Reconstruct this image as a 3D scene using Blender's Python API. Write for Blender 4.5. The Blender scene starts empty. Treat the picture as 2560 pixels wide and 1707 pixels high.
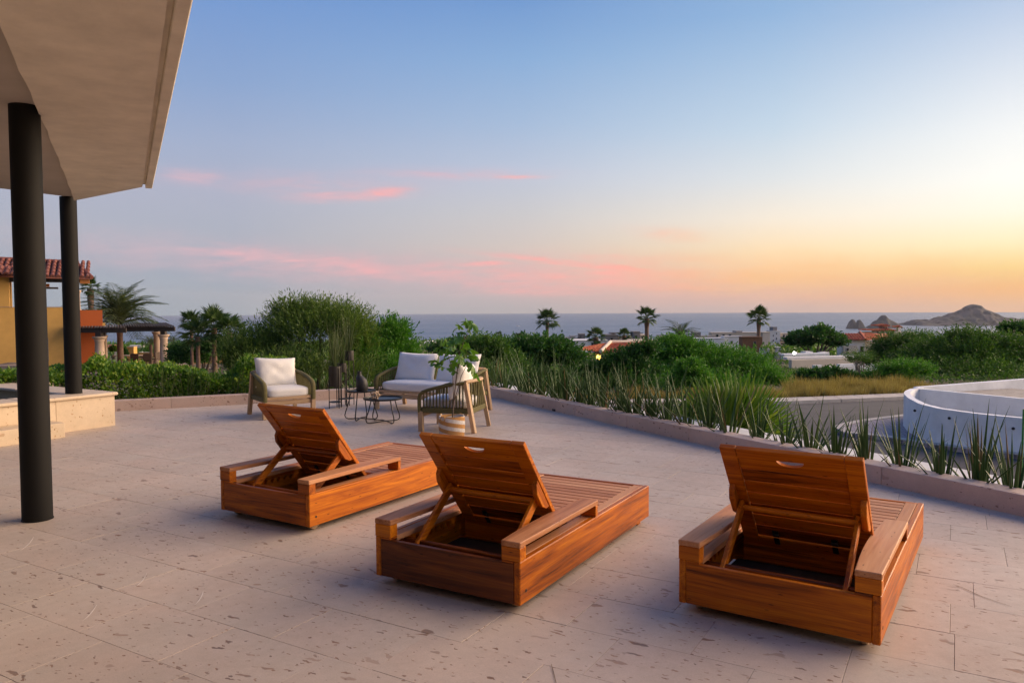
import bpy, bmesh, math, random
import numpy as np
from mathutils import Vector, Matrix

random.seed(7)
rng = np.random.default_rng(7)
R = math.radians
scene = bpy.context.scene
col = scene.collection

# ------------------------------------------------------------------ camera
F_PX, PITCH, ROLL, CAM_H = 1892.4, 0.0434, -0.0047, 1.5
cp, sp, cr, sr = math.cos(PITCH), math.sin(PITCH), math.cos(ROLL), math.sin(ROLL)
c_f = Vector((0, cp, -sp)); c_u0 = Vector((0, sp, cp)); c_r0 = Vector((1, 0, 0))
c_r = c_r0 * cr + c_u0 * sr; c_u = -c_r0 * sr + c_u0 * cr
cam_data = bpy.data.cameras.new('camera'); cam = bpy.data.objects.new('camera', cam_data)
col.objects.link(cam)
mw = Matrix((c_r, c_u, -c_f)).transposed().to_4x4(); mw.translation = (0, 0, CAM_H)
cam.matrix_world = mw
cam_data.sensor_width = 36.0; cam_data.lens = 36.0 * F_PX / 2560.0
cam_data.clip_start = 0.05; cam_data.clip_end = 40000
scene.camera = cam

def at(px, py, Y):
    """world point at depth Y for a position measured in the photograph"""
    r = c_f + c_r * ((px - 1280) / F_PX) - c_u * ((py - 853.5) / F_PX)
    return Vector((0, 0, CAM_H)) + r * (Y / r.y)
def floor_at(px, py, z=0.0):
    r = c_f + c_r * ((px - 1280) / F_PX) - c_u * ((py - 853.5) / F_PX)
    return Vector((0, 0, CAM_H)) + r * ((z - CAM_H) / r.z)

# ------------------------------------------------------------------ render / view
scene.render.engine = 'CYCLES'
scene.cycles.use_denoising = True
scene.cycles.max_bounces = 6
scene.cycles.transparent_max_bounces = 4
scene.cycles.caustics_reflective = False; scene.cycles.caustics_refractive = False
scene.view_settings.view_transform = 'Standard'; scene.view_settings.look = 'None'
scene.view_settings.gamma = 1.0; scene.view_settings.exposure = 0.92
scene.view_settings.use_curve_mapping = False

# ------------------------------------------------------------------ node helpers
class NT:
    def __init__(s, tree): s.t = tree; s.n = tree.nodes; s.l = tree.links
    def node(s, typ, **kw):
        n = s.n.new(typ)
        for k, v in kw.items(): setattr(n, k, v)
        return n
    def link(s, a, b): s.l.new(a, b)
    def put(s, sock, v):
        if hasattr(v, 'is_output'): s.link(v, sock)
        elif v is not None: sock.default_value = v
    def m(s, op, a, b=None, c=None, clamp=False):
        n = s.node('ShaderNodeMath', operation=op, use_clamp=clamp)
        s.put(n.inputs[0], a)
        if b is not None: s.put(n.inputs[1], b)
        if c is not None: s.put(n.inputs[2], c)
        return n.outputs[0]
    def vm(s, op, a, b=None):
        n = s.node('ShaderNodeVectorMath', operation=op); s.put(n.inputs[0], a)
        if b is not None: s.put(n.inputs[1], b)
        return n.outputs[0]
    def mix(s, f, a, b, mode='MIX'):
        n = s.node('ShaderNodeMix', data_type='RGBA', blend_type=mode)
        s.put(n.inputs[0], f)
        s.put(n.inputs[6], a if hasattr(a, 'is_output') else (*a, 1) if len(a) == 3 else a)
        s.put(n.inputs[7], b if hasattr(b, 'is_output') else (*b, 1) if len(b) == 3 else b)
        return n.outputs[2]
    def ramp(s, f, stops, interp='LINEAR'):
        n = s.node('ShaderNodeValToRGB'); r = n.color_ramp; r.interpolation = interp
        while len(r.elements) < len(stops): r.elements.new(0.5)
        for e, (p, c) in zip(r.elements, stops):
            e.position = p; e.color = (*c, 1) if len(c) == 3 else c
        s.put(n.inputs[0], f); return n.outputs[0]
    def rng(s, f, a, b, c, d, smooth=False):
        n = s.node('ShaderNodeMapRange'); n.interpolation_type = 'SMOOTHSTEP' if smooth else 'LINEAR'
        n.clamp = True
        for i, v in enumerate((f, a, b, c, d)): s.put(n.inputs[i], v)
        return n.outputs[0]
    def noise(s, vec, scale, detail=3, rough=0.5, dist=0.0, out=0):
        n = s.node('ShaderNodeTexNoise'); s.put(n.inputs['Vector'], vec)
        n.inputs['Scale'].default_value = scale; n.inputs['Detail'].default_value = detail
        n.inputs['Roughness'].default_value = rough; n.inputs['Distortion'].default_value = dist
        return n.outputs[out]
    def xyz(s, v):
        n = s.node('ShaderNodeSeparateXYZ'); s.put(n.inputs[0], v); return n.outputs
    def comb(s, x, y, z):
        n = s.node('ShaderNodeCombineXYZ')
        for i, v in enumerate((x, y, z)): s.put(n.inputs[i], v)
        return n.outputs[0]
    def mapping(s, v, scale=(1, 1, 1), rot=(0, 0, 0), loc=(0, 0, 0)):
        n = s.node('ShaderNodeMapping'); s.put(n.inputs[0], v)
        n.inputs[1].default_value = loc; n.inputs[2].default_value = rot; n.inputs[3].default_value = scale
        return n.outputs[0]

def lin(r, g, b):
    f = lambda c: (c / 255 / 12.92) if c <= 10.3 else (((c / 255) + 0.055) / 1.055) ** 2.4
    return (f(r), f(g), f(b))

# ------------------------------------------------------------------ world: dusk sky
SUN_AZ, SUN_EL = 76.0, 14.0        # degrees right of the view direction / above the horizon
world = bpy.data.worlds.new('World'); scene.world = world; world.use_nodes = True
w = NT(world.node_tree); w.n.clear()
tc = w.node('ShaderNodeTexCoord')
sx, sy, sz = w.xyz(tc.outputs['Generated'])
az = w.m('MULTIPLY', w.m('ARCTAN2', sx, sy), 57.29578)
el = w.m('MULTIPLY', w.m('ARCSINE', sz), 57.29578)
GLOW_AZ = 62.0
d0 = w.m('ABSOLUTE', w.m('SUBTRACT', az, GLOW_AZ))
dist_az = w.m('MINIMUM', d0, w.m('SUBTRACT', 360.0, d0))
elf = w.m('DIVIDE', w.m('MAXIMUM', el, 0.0), 90.0, clamp=True)
def sky_ramp(stops): return w.ramp(elf, [(e / 90.0, lin(*c)) for e, c in stops])
ZEN = [(40, (78, 116, 180)), (90, (60, 94, 160))]
r_left = sky_ramp([(0, (143, 161, 174)), (2.6, (150, 164, 180)), (5, (166, 172, 186)), (8, (168, 173, 192)), (11.5, (156, 170, 198)), (15.5, (134, 160, 200)), (21, (112, 148, 201))] + ZEN)
r_mid = sky_ramp([(0, (172, 168, 170)), (2, (196, 180, 180)), (4.5, (208, 194, 186)), (7, (198, 196, 198)), (10, (184, 192, 210)), (13.5, (160, 182, 211)), (18, (133, 168, 209)), (22.5, (106, 146, 200))] + ZEN)
r_warm = sky_ramp([(0, (206, 174, 164)), (0.9, (242, 176, 144)), (2.2, (255, 202, 146)), (4, (252, 222, 176)), (6.3, (242, 230, 212)), (9, (218, 222, 224)), (12.5, (190, 208, 224)), (20, (140, 174, 212)), (40, (84, 122, 184)), (90, (60, 94, 160))])
r_hot = sky_ramp([(0, (232, 184, 146)), (1.2, (255, 186, 104)), (2.4, (255, 216, 132)), (4, (255, 238, 190)), (6, (255, 246, 226)), (8, (250, 248, 240)), (11, (236, 238, 238)), (19, (170, 190, 218)), (40, (90, 126, 186)), (90, (60, 94, 160))])
c1 = w.mix(w.rng(dist_az, 82, 61, 0, 1), r_left, r_mid)
c2 = w.mix(w.rng(dist_az, 61, 43, 0, 1), c1, r_warm)
c3 = w.mix(w.rng(dist_az, 43, 29, 0, 1), c2, r_hot)
# the afterglow keeps growing towards the place where the sun went down
hotf = w.rng(dist_az, 60, 26, 1.0, 1.03)
hs = w.vm('SCALE', c3); w.link(hotf, hs.node.inputs[3]); c3 = hs
glow = w.m('MULTIPLY', w.rng(dist_az, 29, 0, 0, 1, True), w.rng(el, 30, 0, 0, 1, True))
c4 = w.mix(w.m('MULTIPLY', glow, 1.0), c3, w.mix(1.0, c3, (3.4, 2.7, 1.9), 'MULTIPLY'))
# thin pink cloud streaks: (az, el, half length, half height, tilt, strength)
nvec = w.comb(w.m('MULTIPLY', az, 0.16), w.m('MULTIPLY', el, 1.15), 0.0)
n_c = w.noise(nvec, 1.0, 6, 0.62, 0.6)
n_f = w.noise(w.comb(w.m('MULTIPLY', az, 0.5), w.m('MULTIPLY', el, 2.6), 3.0), 1.0, 5, 0.6, 0.4)
wob = w.m('MULTIPLY', w.m('SUBTRACT', w.noise(w.comb(w.m('MULTIPLY', az, 0.22), 5.0, 0.0), 1.0, 3), 0.5), 2.0)
streaks = [(-15.5, 3.55, 11.5, .75, -0.085, .62), (-8.5, 2.75, 7.5, .65, -0.06, .55), (-2.2, 3.35, 2.4, .20, 0.05, .95),
           (5.5, 3.25, 6.5, .30, -0.11, 1.0), (3.0, 2.55, 6.5, .20, -0.05, .62), (3.6, 1.35, 6.5, .42, 0.0, .85), (11.5, 1.5, 6.0, .4, -.03, .7),
           (-12.6, 8.25, 3.6, .36, 0.04, .62), (-9.5, 8.6, 1.9, .42, 0.10, .66), (-22.6, 9.1, 2.0, .45, 0.02, .5), (0.4, 9.75, 2.0, .13, 0.0, .7), (-5.0, 9.9, 5.5, .38, 0.0, .3),
           (11.8, 5.4, 2.2, .45, -.1, .42), (7.0, 3.9, 3.4, .18, 0.0, .4)]
streaks += [(-13.0, 3.1, 17.0, 1.1, -.055, .50), (7.0, 2.1, 15.0, 1.2, -.015, .66), (19.0, 1.9, 13.0, 1.3, .0, .72), (14.0, 3.2, 12.0, .7, -.05, .38), (-16, 9.0, 8.0, .7, .02, .22)]
mask = None
for (a0, e0, ha, he, tl, st) in streaks:
    da = w.m('SUBTRACT', az, a0)
    de = w.m('SUBTRACT', w.m('SUBTRACT', el, e0), w.m('MULTIPLY', da, tl))
    de = w.m('ADD', de, w.m('MULTIPLY', wob, he * .7))
    q = w.m('ADD', w.m('POWER', w.m('ABSOLUTE', w.m('DIVIDE', da, ha)), 2.0), w.m('POWER', w.m('ABSOLUTE', w.m('DIVIDE', de, he)), 2.0))
    g = w.m('MULTIPLY', w.m('EXPONENT', w.m('MULTIPLY', q, -1.0)), st)
    mask = g if mask is None else w.m('MAXIMUM', mask, g)
tex = w.m('MULTIPLY', w.rng(n_c, .33, .64, .3, 1.3), w.rng(n_f, .3, .66, .6, 1.25))
mask = w.m('MULTIPLY', w.m('MULTIPLY', mask, 1.3), tex, clamp=True)
c_cloud = w.ramp(w.rng(dist_az, 86, 44, 0, 1), [(0, lin(222, 178, 186)), (.45, lin(240, 172, 172)), (.75, lin(255, 176, 160)), (.9, lin(255, 184, 140)), (1, lin(255, 196, 132))])
c5 = w.mix(mask, c4, c_cloud)
# away from the afterglow the dusk sky falls off towards the east
fall = w.rng(dist_az, 84, 165, 1.0, .72, True)
dim = w.vm('SCALE', c5); w.link(fall, dim.node.inputs[3]); c5 = dim
bg = w.node('ShaderNodeBackground'); w.link(c5, bg.inputs[0]); bg.inputs[1].default_value = 0.585
wo = w.node('ShaderNodeOutputWorld'); w.link(bg.outputs[0], wo.inputs[0])

# ------------------------------------------------------------------ afterglow light
sun_d = bpy.data.lights.new('sun', 'SUN'); sun = bpy.data.objects.new('sun', sun_d); col.objects.link(sun)
sun_d.energy = 4.4; sun_d.angle = R(75); sun_d.color = (1.0, 0.72, 0.47)
sdir = Vector((math.sin(R(SUN_AZ)) * math.cos(R(SUN_EL)), math.cos(R(SUN_AZ)) * math.cos(R(SUN_EL)), math.sin(R(SUN_EL))))
sun.rotation_euler = (-sdir).to_track_quat('-Z', 'Y').to_euler()

# ------------------------------------------------------------------ mesh helpers
def tag(o, label=None, cat=None, group=None, kind=None):
    if label: o['label'] = label
    if cat: o['category'] = cat
    if group: o['group'] = group
    if kind: o['kind'] = kind
    return o
def empty(name, loc=(0, 0, 0), rz=0.0):
    o = bpy.data.objects.new(name, None); col.objects.link(o)
    o.location = loc; o.rotation_euler = (0, 0, rz); o.empty_display_size = .1
    return o
class MB:
    """collects shapes and links them as one mesh object"""
    def __init__(s): s.v = []; s.f = []
    def add(s, vs, fs):
        b = len(s.v); s.v += [tuple(q) for q in vs]; s.f += [tuple(i + b for i in f) for f in fs]; return s
    def box(s, x0, x1, y0, y1, z0, z1, M=None):
        vs = [Vector(q) for q in ((x0, y0, z0), (x1, y0, z0), (x1, y1, z0), (x0, y1, z0), (x0, y0, z1), (x1, y0, z1), (x1, y1, z1), (x0, y1, z1))]
        if M is not None: vs = [M @ q for q in vs]
        return s.add(vs, [(0, 3, 2, 1), (4, 5, 6, 7), (0, 1, 5, 4), (1, 2, 6, 5), (2, 3, 7, 6), (3, 0, 4, 7)])
    def bar(s, a, b, w_, h_, up=(0, 0, 1)):
        a, b, up = Vector(a), Vector(b), Vector(up); d = (b - a).normalized(); x = d.cross(up)
        if x.length < 1e-4: x = d.cross(Vector((0, 1, 0)))
        x.normalize(); y = x.cross(d)
        vs = [p + x * (i * w_ / 2) + y * (j * h_ / 2) for p in (a, b) for (i, j) in ((-1, -1), (1, -1), (1, 1), (-1, 1))]
        return s.add(vs, [(3, 2, 1, 0), (4, 5, 6, 7), (0, 1, 5, 4), (1, 2, 6, 5), (2, 3, 7, 6), (3, 0, 4, 7)])
    def prism(s, poly, z0, z1, M=None):
        n = len(poly); vs = [Vector((x, y, z0)) for x, y in poly] + [Vector((x, y, z1)) for x, y in poly]
        if M is not None: vs = [M @ q for q in vs]
        return s.add(vs, [tuple(range(n - 1, -1, -1)), tuple(range(n, 2 * n))] + [(i, (i + 1) % n, (i + 1) % n + n, i + n) for i in range(n)])
    def tube(s, pts, r, n=8, ry=None, cap=True):
        pts = [Vector(q) for q in pts]; k = len(pts); rs = r if hasattr(r, '__len__') else [r] * k
        prev = None; vs = []
        for i, q in enumerate(pts):
            d = (pts[min(i + 1, k - 1)] - pts[max(i - 1, 0)]).normalized()
            if prev is None:
                ref = Vector((0, 0, 1)) if abs(d.z) < .9 else Vector((1, 0, 0))
                x = d.cross(ref).normalized()
            else: x = (prev - d * prev.dot(d)).normalized()
            prev = x; y = d.cross(x)
            for j in range(n):
                a = 2 * math.pi * j / n
                vs.append(q + x * math.cos(a) * rs[i] + y * math.sin(a) * (rs[i] if ry is None else ry))
        fs = [(i * n + j, i * n + (j + 1) % n, (i + 1) * n + (j + 1) % n, (i + 1) * n + j) for i in range(k - 1) for j in range(n)]
        if cap: fs += [tuple(range(n - 1, -1, -1)), tuple((k - 1) * n + j for j in range(n))]
        return s.add(vs, fs)
    def lathe(s, prof, c=(0, 0, 0), n=24, sh=None):
        vs = []
        for (r, z) in prof:
            ox = sh(z) if sh else 0
            for j in range(n):
                a = 2 * math.pi * j / n; vs.append((c[0] + ox + r * math.cos(a), c[1] + r * math.sin(a), c[2] + z))
        k = len(prof)
        fs = [(i * n + j, i * n + (j + 1) % n, (i + 1) * n + (j + 1) % n, (i + 1) * n + j) for i in range(k - 1) for j in range(n)]
        fs += [tuple(range(n - 1, -1, -1)), tuple((k - 1) * n + j for j in range(n))]
        return s.add(vs, fs)
    def mesh(s, name):
        me = bpy.data.meshes.new(name); me.from_pydata(s.v, [], s.f); me.update(); return me
    def build(s, name, mat_, parent=None, bevel=0.0, seg=1, smooth=False, loc=None):
        me = s.mesh(name)
        if bevel:
            bm = bmesh.new(); bm.from_mesh(me)
            bmesh.ops.bevel(bm, geom=list(bm.edges), offset=bevel, segments=seg, profile=.5, affect='EDGES', clamp_overlap=True)
            bm.to_mesh(me); bm.free()
        if smooth: me.polygons.foreach_set('use_smooth', [True] * len(me.polygons))
        return link(name, me, mat_, parent, loc)
def link(name, me, mat_, parent=None, loc=None):
    o = bpy.data.objects.new(name, me); col.objects.link(o)
    if mat_ is not None and not me.materials: me.materials.append(mat_)
    if parent: o.parent = parent
    if loc is not None: o.location = loc
    return o
def smooth_angle(o, deg=40):
    me = o.data; me.polygons.foreach_set('use_smooth', [True] * len(me.polygons))
    try: me.set_sharp_from_angle(angle=R(deg))
    except Exception: pass
def copy_tree(o, parent=None):
    c = o.copy(); col.objects.link(c); c.parent = parent
    for ch in list(o.children): copy_tree(ch, c)
    return c
def big_mesh(name, verts, quads, mat_, parent=None):
    me = bpy.data.meshes.new(name); nv, nf = len(verts), len(quads)
    me.vertices.add(nv); me.vertices.foreach_set('co', np.asarray(verts, np.float32).ravel())
    k = quads.shape[1]
    me.loops.add(nf * k); me.loops.foreach_set('vertex_index', np.asarray(quads, np.int32).ravel())
    me.polygons.add(nf); me.polygons.foreach_set('loop_start', np.arange(0, nf * k, k, dtype=np.int32))
    me.polygons.foreach_set('loop_total', np.full(nf, k, np.int32))
    me.update(calc_edges=True); me.validate()
    return link(name, me, mat_, parent)

# ------------------------------------------------------------------ materials
def new_mat(name):
    m = bpy.data.materials.new(name); m.use_nodes = True
    t = NT(m.node_tree); b = next(n for n in t.n if n.type == 'BSDF_PRINCIPLED')
    return m, t, b
def bump(t, b, h, strength=.3, dist=.01):
    n = t.node('ShaderNodeBump'); n.inputs['Strength'].default_value = strength; n.inputs['Distance'].default_value = dist
    t.link(h, n.inputs['Height']); t.link(n.outputs[0], b.inputs['Normal'])
def plain(name, c, rough=.6, var=.12, scale=8, metal=0.0, bmp=.0, obj=True, spec=.5):
    m, t, b = new_mat(name)
    tcn = t.node('ShaderNodeTexCoord'); n = t.noise(tcn.outputs['Object'], scale, 4, .6)
    k = t.rng(n, .3, .7, 1 - var, 1 + var)
    if obj:
        oi = t.node('ShaderNodeObjectInfo'); k = t.m('MULTIPLY', k, t.rng(oi.outputs['Random'], 0, 1, .94, 1.06))
    hsv = t.vm('SCALE', t.comb(*c)); hsv.node.inputs[3].default_value = 1; t.link(k, hsv.node.inputs[3])
    t.link(hsv, b.inputs['Base Color']); b.inputs['Roughness'].default_value = rough; b.inputs['Metallic'].default_value = metal
    b.inputs['Specular IOR Level'].default_value = spec
    if bmp: bump(t, b, t.noise(tcn.outputs['Object'], scale * 6, 5, .6), bmp, .01)
    return m
def wood(name, axis, dark, mid, light, rough=.42):
    m, t, b = new_mat(name)
    tcn = t.node('ShaderNodeTexCoord'); oi = t.node('ShaderNodeObjectInfo')
    off = t.vm('SCALE', t.comb(13.7, 7.3, 9.1)); t.link(oi.outputs['Random'], off.node.inputs[3])
    v = t.vm('ADD', tcn.outputs['Object'], off)
    s1 = [19.0] * 3; s1[axis] = 1.0; s2 = [170.0] * 3; s2[axis] = 5.0; s3 = [3.5] * 3; s3[axis] = 1.0
    g = t.noise(t.mapping(v, s1), 1.0, 7, .68, .9); f = t.noise(t.mapping(v, s2), 1.0, 3, .5); p = t.noise(t.mapping(v, s3), 1.0, 2)
    k = t.m('ADD', t.m('MULTIPLY', g, .80), t.m('ADD', t.m('MULTIPLY', f, .24), t.m('MULTIPLY', p, .16)))
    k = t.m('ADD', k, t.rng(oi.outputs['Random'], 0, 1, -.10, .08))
    c = t.ramp(k, [(.38, dark), (.55, mid), (.66, tuple(.55 * a + .45 * q for a, q in zip(mid, light))), (.8, light)])
    kn = t.node('ShaderNodeTexVoronoi'); t.link(t.mapping(v, [6.0 if i != axis else 1.6 for i in range(3)]), kn.inputs['Vector'])
    c = t.mix(t.rng(kn.outputs['Distance'], .05, .13, .75, 0), c, tuple(q * .45 for q in dark))
    t.link(c, b.inputs['Base Color']); t.link(t.rng(f, .3, .7, rough - .06, rough + .14), b.inputs['Roughness'])
    b.inputs['Specular IOR Level'].default_value = .3
    bump(t, b, t.m('ADD', f, t.m('MULTIPLY', g, .6)), .25, .002)
    return m
TEAK = ((.055, .0095, .001), (.38, .088, .0015), (.70, .22, .004))
M = {}
for i, n in enumerate('xyz'):
    M['teak_' + n] = wood('teak_' + n, i, *TEAK)
M['teak_dark_shaded'] = wood('teak_dark_shaded', 0, (.03, .006, .0015), (.135, .032, .005), (.34, .10, .010))  # darker brown wood for one front panel, its shade put into the colour
for i, n in enumerate('xyz'):
    M['acacia_' + n] = wood('acacia_' + n, i, (.30, .19, .10), (.46, .31, .18), (.58, .42, .27), .55)
for i, n in enumerate('xyz'):
    M['deck_' + n] = wood('deck_' + n, i, (.24, .085, .03), (.45, .19, .08), (.58, .30, .15), .55)

def stone(name, base, warm, fleck, rot=0.0, tile_var=.10, fleck_amt=1.0, rough=.62, stretch=3.2, world_pos=True, fscale=1.0, flat=False):
    m, t, b = new_mat(name)
    geo = t.node('ShaderNodeNewGeometry'); oi = t.node('ShaderNodeObjectInfo'); tcn = t.node('ShaderNodeTexCoord')
    pos = geo.outputs['Position'] if world_pos else tcn.outputs['Object']
    off = t.vm('SCALE', t.comb(31.0, 17.0, 5.0)); t.link(oi.outputs['Random'], off.node.inputs[3])
    p = t.mapping(t.vm('ADD', pos, off) if world_pos else pos, (1, 1, 1), (0, 0, rot))
    big = t.noise(p, 1.6, 4, .6); mid = t.noise(p, 14, 5, .65); fine = t.noise(p, 140, 3, .6)
    c = t.mix(t.rng(big, .3, .72, 0, 1), base, warm)
    c = t.mix(t.rng(mid, .35, .75, 0, .30), c, tuple(q * .72 for q in base))
    stain = t.noise(geo.outputs['Position'] if world_pos else pos, .55, 5, .62)
    k = t.m('MULTIPLY', t.rng(oi.outputs['Random'], 0, 1, 1 - tile_var, 1 + tile_var), t.m('MULTIPLY', t.rng(fine, .3, .7, .93, 1.06), t.rng(stain, .32, .62, .82, 1.05)))
    sc = t.vm('SCALE', c); t.link(k, sc.node.inputs[3]); c = sc
    msk = None
    # elongated pits and mineral flecks at three sizes, each kept only in part of the cells
    for (sca, thr, keep, wob_) in ((2.9, .125, .5, .5), (7.0, .16, .70, .55), (19, .20, .70, .65)):
        wv = t.vm('SCALE', t.noise(p, sca * 1.7, 3, .6, 0, 1)); wv.node.inputs[3].default_value = wob_ / sca
        ps = t.mapping(t.vm('ADD', p, wv), (1.0, stretch if sca < 18 else 2.0, stretch))
        if not flat: thr *= 1.7
        vo = t.node('ShaderNodeTexVoronoi', voronoi_dimensions='2D' if flat else '3D'); t.link(ps, vo.inputs['Vector']); vo.inputs['Scale'].default_value = sca * fscale
        rr, gg, bb = t.xyz(vo.outputs['Color'])
        lim = t.m('MULTIPLY', t.rng(gg, 0, 1, .25, 1.0), thr)
        on = t.m('GREATER_THAN', rr, keep)
        q = t.m('MULTIPLY', t.rng(t.m('SUBTRACT', vo.outputs['Distance'], lim), -.02, .02, 1, 0), on)
        q = t.m('MULTIPLY', q, t.rng(bb, 0, 1, .35, 1.0))
        msk = q if msk is None else t.m('MAXIMUM', msk, q)
    msk = t.m('MULTIPLY', msk, fleck_amt)
    fl = t.mix(t.rng(mid, .4, .6, 0, 1), fleck, tuple(min(1, q * z) for q, z in zip(fleck, (1.5, 1.15, .9))))
    c = t.mix(msk, c, fl)
    t.link(c, b.inputs['Base Color'])
    t.link(t.rng(mid, .3, .7, rough - .1, rough + .12), b.inputs['Roughness']); b.inputs['Specular IOR Level'].default_value = .35
    h = t.m('SUBTRACT', t.m('ADD', t.m('MULTIPLY', fine, .25), t.m('MULTIPLY', mid, .3)), t.m('MULTIPLY', msk, .6))
    bump(t, b, h, .35, .004)
    return m
TILE_ROT = R(-30.5)
M['floor'] = stone('terrace_stone', (.51, .44, .375), (.53, .42, .345), (.17, .125, .10), -TILE_ROT, .035, flat=True)
M['curb'] = stone('curb_stone', (.54, .43, .375), (.57, .42, .345), (.13, .085, .07), R(62), .07, .9, .66, 2.2)
M['pool_stone'] = stone('pale_stone', (.60, .48, .34), (.64, .52, .38), (.26, .16, .08), 0.4, .05, .85, .6, 1.3)
M['mortar'] = plain('mortar', (.26, .20, .165), .9)
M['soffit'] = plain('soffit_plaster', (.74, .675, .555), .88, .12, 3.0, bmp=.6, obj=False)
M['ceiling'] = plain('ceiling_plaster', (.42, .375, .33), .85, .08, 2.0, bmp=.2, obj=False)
M['black_metal'] = plain('black_metal', (.012, .012, .013), .38, .1)
M['column_paint'] = plain('column_paint', (.006, .0058, .0054), .7, .15, 3, spec=.25)
M['olive'] = None
def rope_mat():
    m, t, b = new_mat('olive_rope'); tcn = t.node('ShaderNodeTexCoord')
    n = t.noise(tcn.outputs['Object'], 90, 3, .6); wv = t.node('ShaderNodeTexWave'); wv.bands_direction = 'DIAGONAL'
    wv.inputs['Scale'].default_value = 40; wv.inputs['Distortion'].default_value = 1.0; t.link(tcn.outputs['Object'], wv.inputs['Vector'])
    c = t.mix(n, (.085, .075, .022), (.16, .14, .05)); c = t.mix(t.rng(wv.outputs['Fac'], 0, .35, .45, 0), c, (.045, .04, .012))
    t.link(c, b.inputs['Base Color']); b.inputs['Roughness'].default_value = .85
    bump(t, b, wv.outputs['Fac'], .5, .004); return m
M['olive'] = rope_mat()
def fabric_mat(name, c):
    m, t, b = new_mat(name); tcn = t.node('ShaderNodeTexCoord')
    f1 = t.noise(t.mapping(tcn.outputs['Object'], (420, 60, 60)), 1, 2); f2 = t.noise(t.mapping(tcn.outputs['Object'], (60, 420, 420)), 1, 2)
    k = t.m('ADD', t.m('MULTIPLY', f1, .5), t.m('MULTIPLY', f2, .5))
    cc = t.mix(t.rng(k, .35, .65, 0, 1), tuple(q * .84 for q in c), c); t.link(cc, b.inputs['Base Color'])
    b.inputs['Roughness'].default_value = .95; b.inputs['Specular IOR Level'].default_value = .1
    bump(t, b, t.m('ADD', k, t.m('MULTIPLY', t.noise(tcn.outputs['Object'], 7, 3), 1.2)), .35, .006); return m
M['linen'] = fabric_mat('linen', (.86, .85, .835)); M['linen_grey'] = fabric_mat('linen_grey', (.77, .755, .72))
def leaf_mat(name, c0, c1, c2, trans=.3, rough=.5):
    m, t, b = new_mat(name); geo = t.node('ShaderNodeNewGeometry'); oi = t.node('ShaderNodeObjectInfo')
    r = geo.outputs['Random Per Island']
    big = t.noise(geo.outputs['Position'], .9, 2)
    k = t.m('ADD', t.m('MULTIPLY', r, .6), t.m('ADD', t.m('MULTIPLY', big, .4), t.rng(oi.outputs['Random'], 0, 1, -.08, .08)))
    c = t.ramp(k, [(.12, c0), (.5, c1), (.88, c2)])
    t.link(c, b.inputs['Base Color']); b.inputs['Roughness'].default_value = rough; b.inputs['Specular IOR Level'].default_value = .3
    tr = t.node('ShaderNodeBsdfTranslucent'); t.link(t.mix(1.0, c, (1.3, 1.4, .6), 'MULTIPLY'), tr.inputs[0])
    mx = t.node('ShaderNodeMixShader'); mx.inputs[0].default_value = trans
    out = next(n for n in t.n if n.type == 'OUTPUT_MATERIAL')
    t.link(b.outputs[0], mx.inputs[1]); t.link(tr.outputs[0], mx.inputs[2]); t.link(mx.outputs[0], out.inputs[0]); return m
M['leaf_willow'] = leaf_mat('leaf_willow', (.042, .084, .020), (.082, .150, .030), (.165, .235, .052))
M['leaf_dark'] = leaf_mat('leaf_dark', (0.018, 0.062, 0.016), (0.038, 0.114, 0.022), (0.075, 0.180, 0.035))
M['leaf_bright'] = leaf_mat('leaf_bright', (0.030, 0.108, 0.012), (0.062, 0.192, 0.020), (0.130, 0.300, 0.035))
M['leaf_olive'] = leaf_mat('leaf_olive', (0.035, 0.090, 0.016), (0.065, 0.150, 0.024), (0.130, 0.222, 0.042))
M['leaf_hedge'] = leaf_mat('leaf_hedge', (0.036, 0.104, 0.014), (0.102, 0.217, 0.023), (0.290, 0.348, 0.043))
M['leaf_palm'] = leaf_mat('leaf_palm', (0.020, 0.050, 0.014), (0.045, 0.094, 0.022), (0.090, 0.144, 0.035), .2)
M['leaf_feather'] = leaf_mat('leaf_feather', (.04, .07, .035), (.075, .105, .045), (.15, .165, .05), .25)
M['leaf_fan'] = leaf_mat('leaf_fan', (.04, .11, .01), (.09, .19, .02), (.22, .28, .045), .35)
M['leaf_spike'] = leaf_mat('leaf_spike', (0.020, 0.060, 0.012), (0.040, 0.096, 0.018), (0.090, 0.150, 0.032), .08, .4)
M['leaf_reed'] = leaf_mat('leaf_reed', (.03, .06, .018), (.055, .085, .025), (.11, .13, .045), .15, .45)
M['leaf_fig'] = leaf_mat('leaf_fig', (.03, .09, .016), (.065, .165, .02), (.20, .33, .03), .3, .32)
M['leaf_withered'] = leaf_mat('leaf_withered', (.10, .075, .03), (.17, .12, .045), (.26, .19, .08), .1, .6)
M['dry_grass'] = leaf_mat('dry_grass', (.20, .14, .04), (.36, .27, .085), (.52, .43, .17), .25, .8)
M['bark'] = plain('bark', (.13, .095, .07), .9, .25, 20, bmp=.5)
M['bark_pale'] = plain('bark_pale', (.26, .21, .16), .9, .25, 16, bmp=.5)
M['palm_bark'] = plain('palm_bark', (.17, .105, .075), .9, .3, 9, bmp=.6)
M['yellow_wall'] = plain('yellow_plaster', (.64, .37, .10), .9, .09, 1.2, bmp=.15)
M['orange_wall'] = plain('orange_plaster', (.48, .105, .02), .9, .07, 1.2, bmp=.15)
M['white_wall'] = plain('white_plaster', (.74, .73, .71), .85, .06, .8, bmp=.1)
M['drive_wall'] = plain('white_wall_paint', (.76, .78, .80), .8, .11, 1.6, bmp=.15)
M['cream_wall'] = plain('cream_plaster', (.66, .57, .46), .88, .07, .6, bmp=.1)
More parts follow.
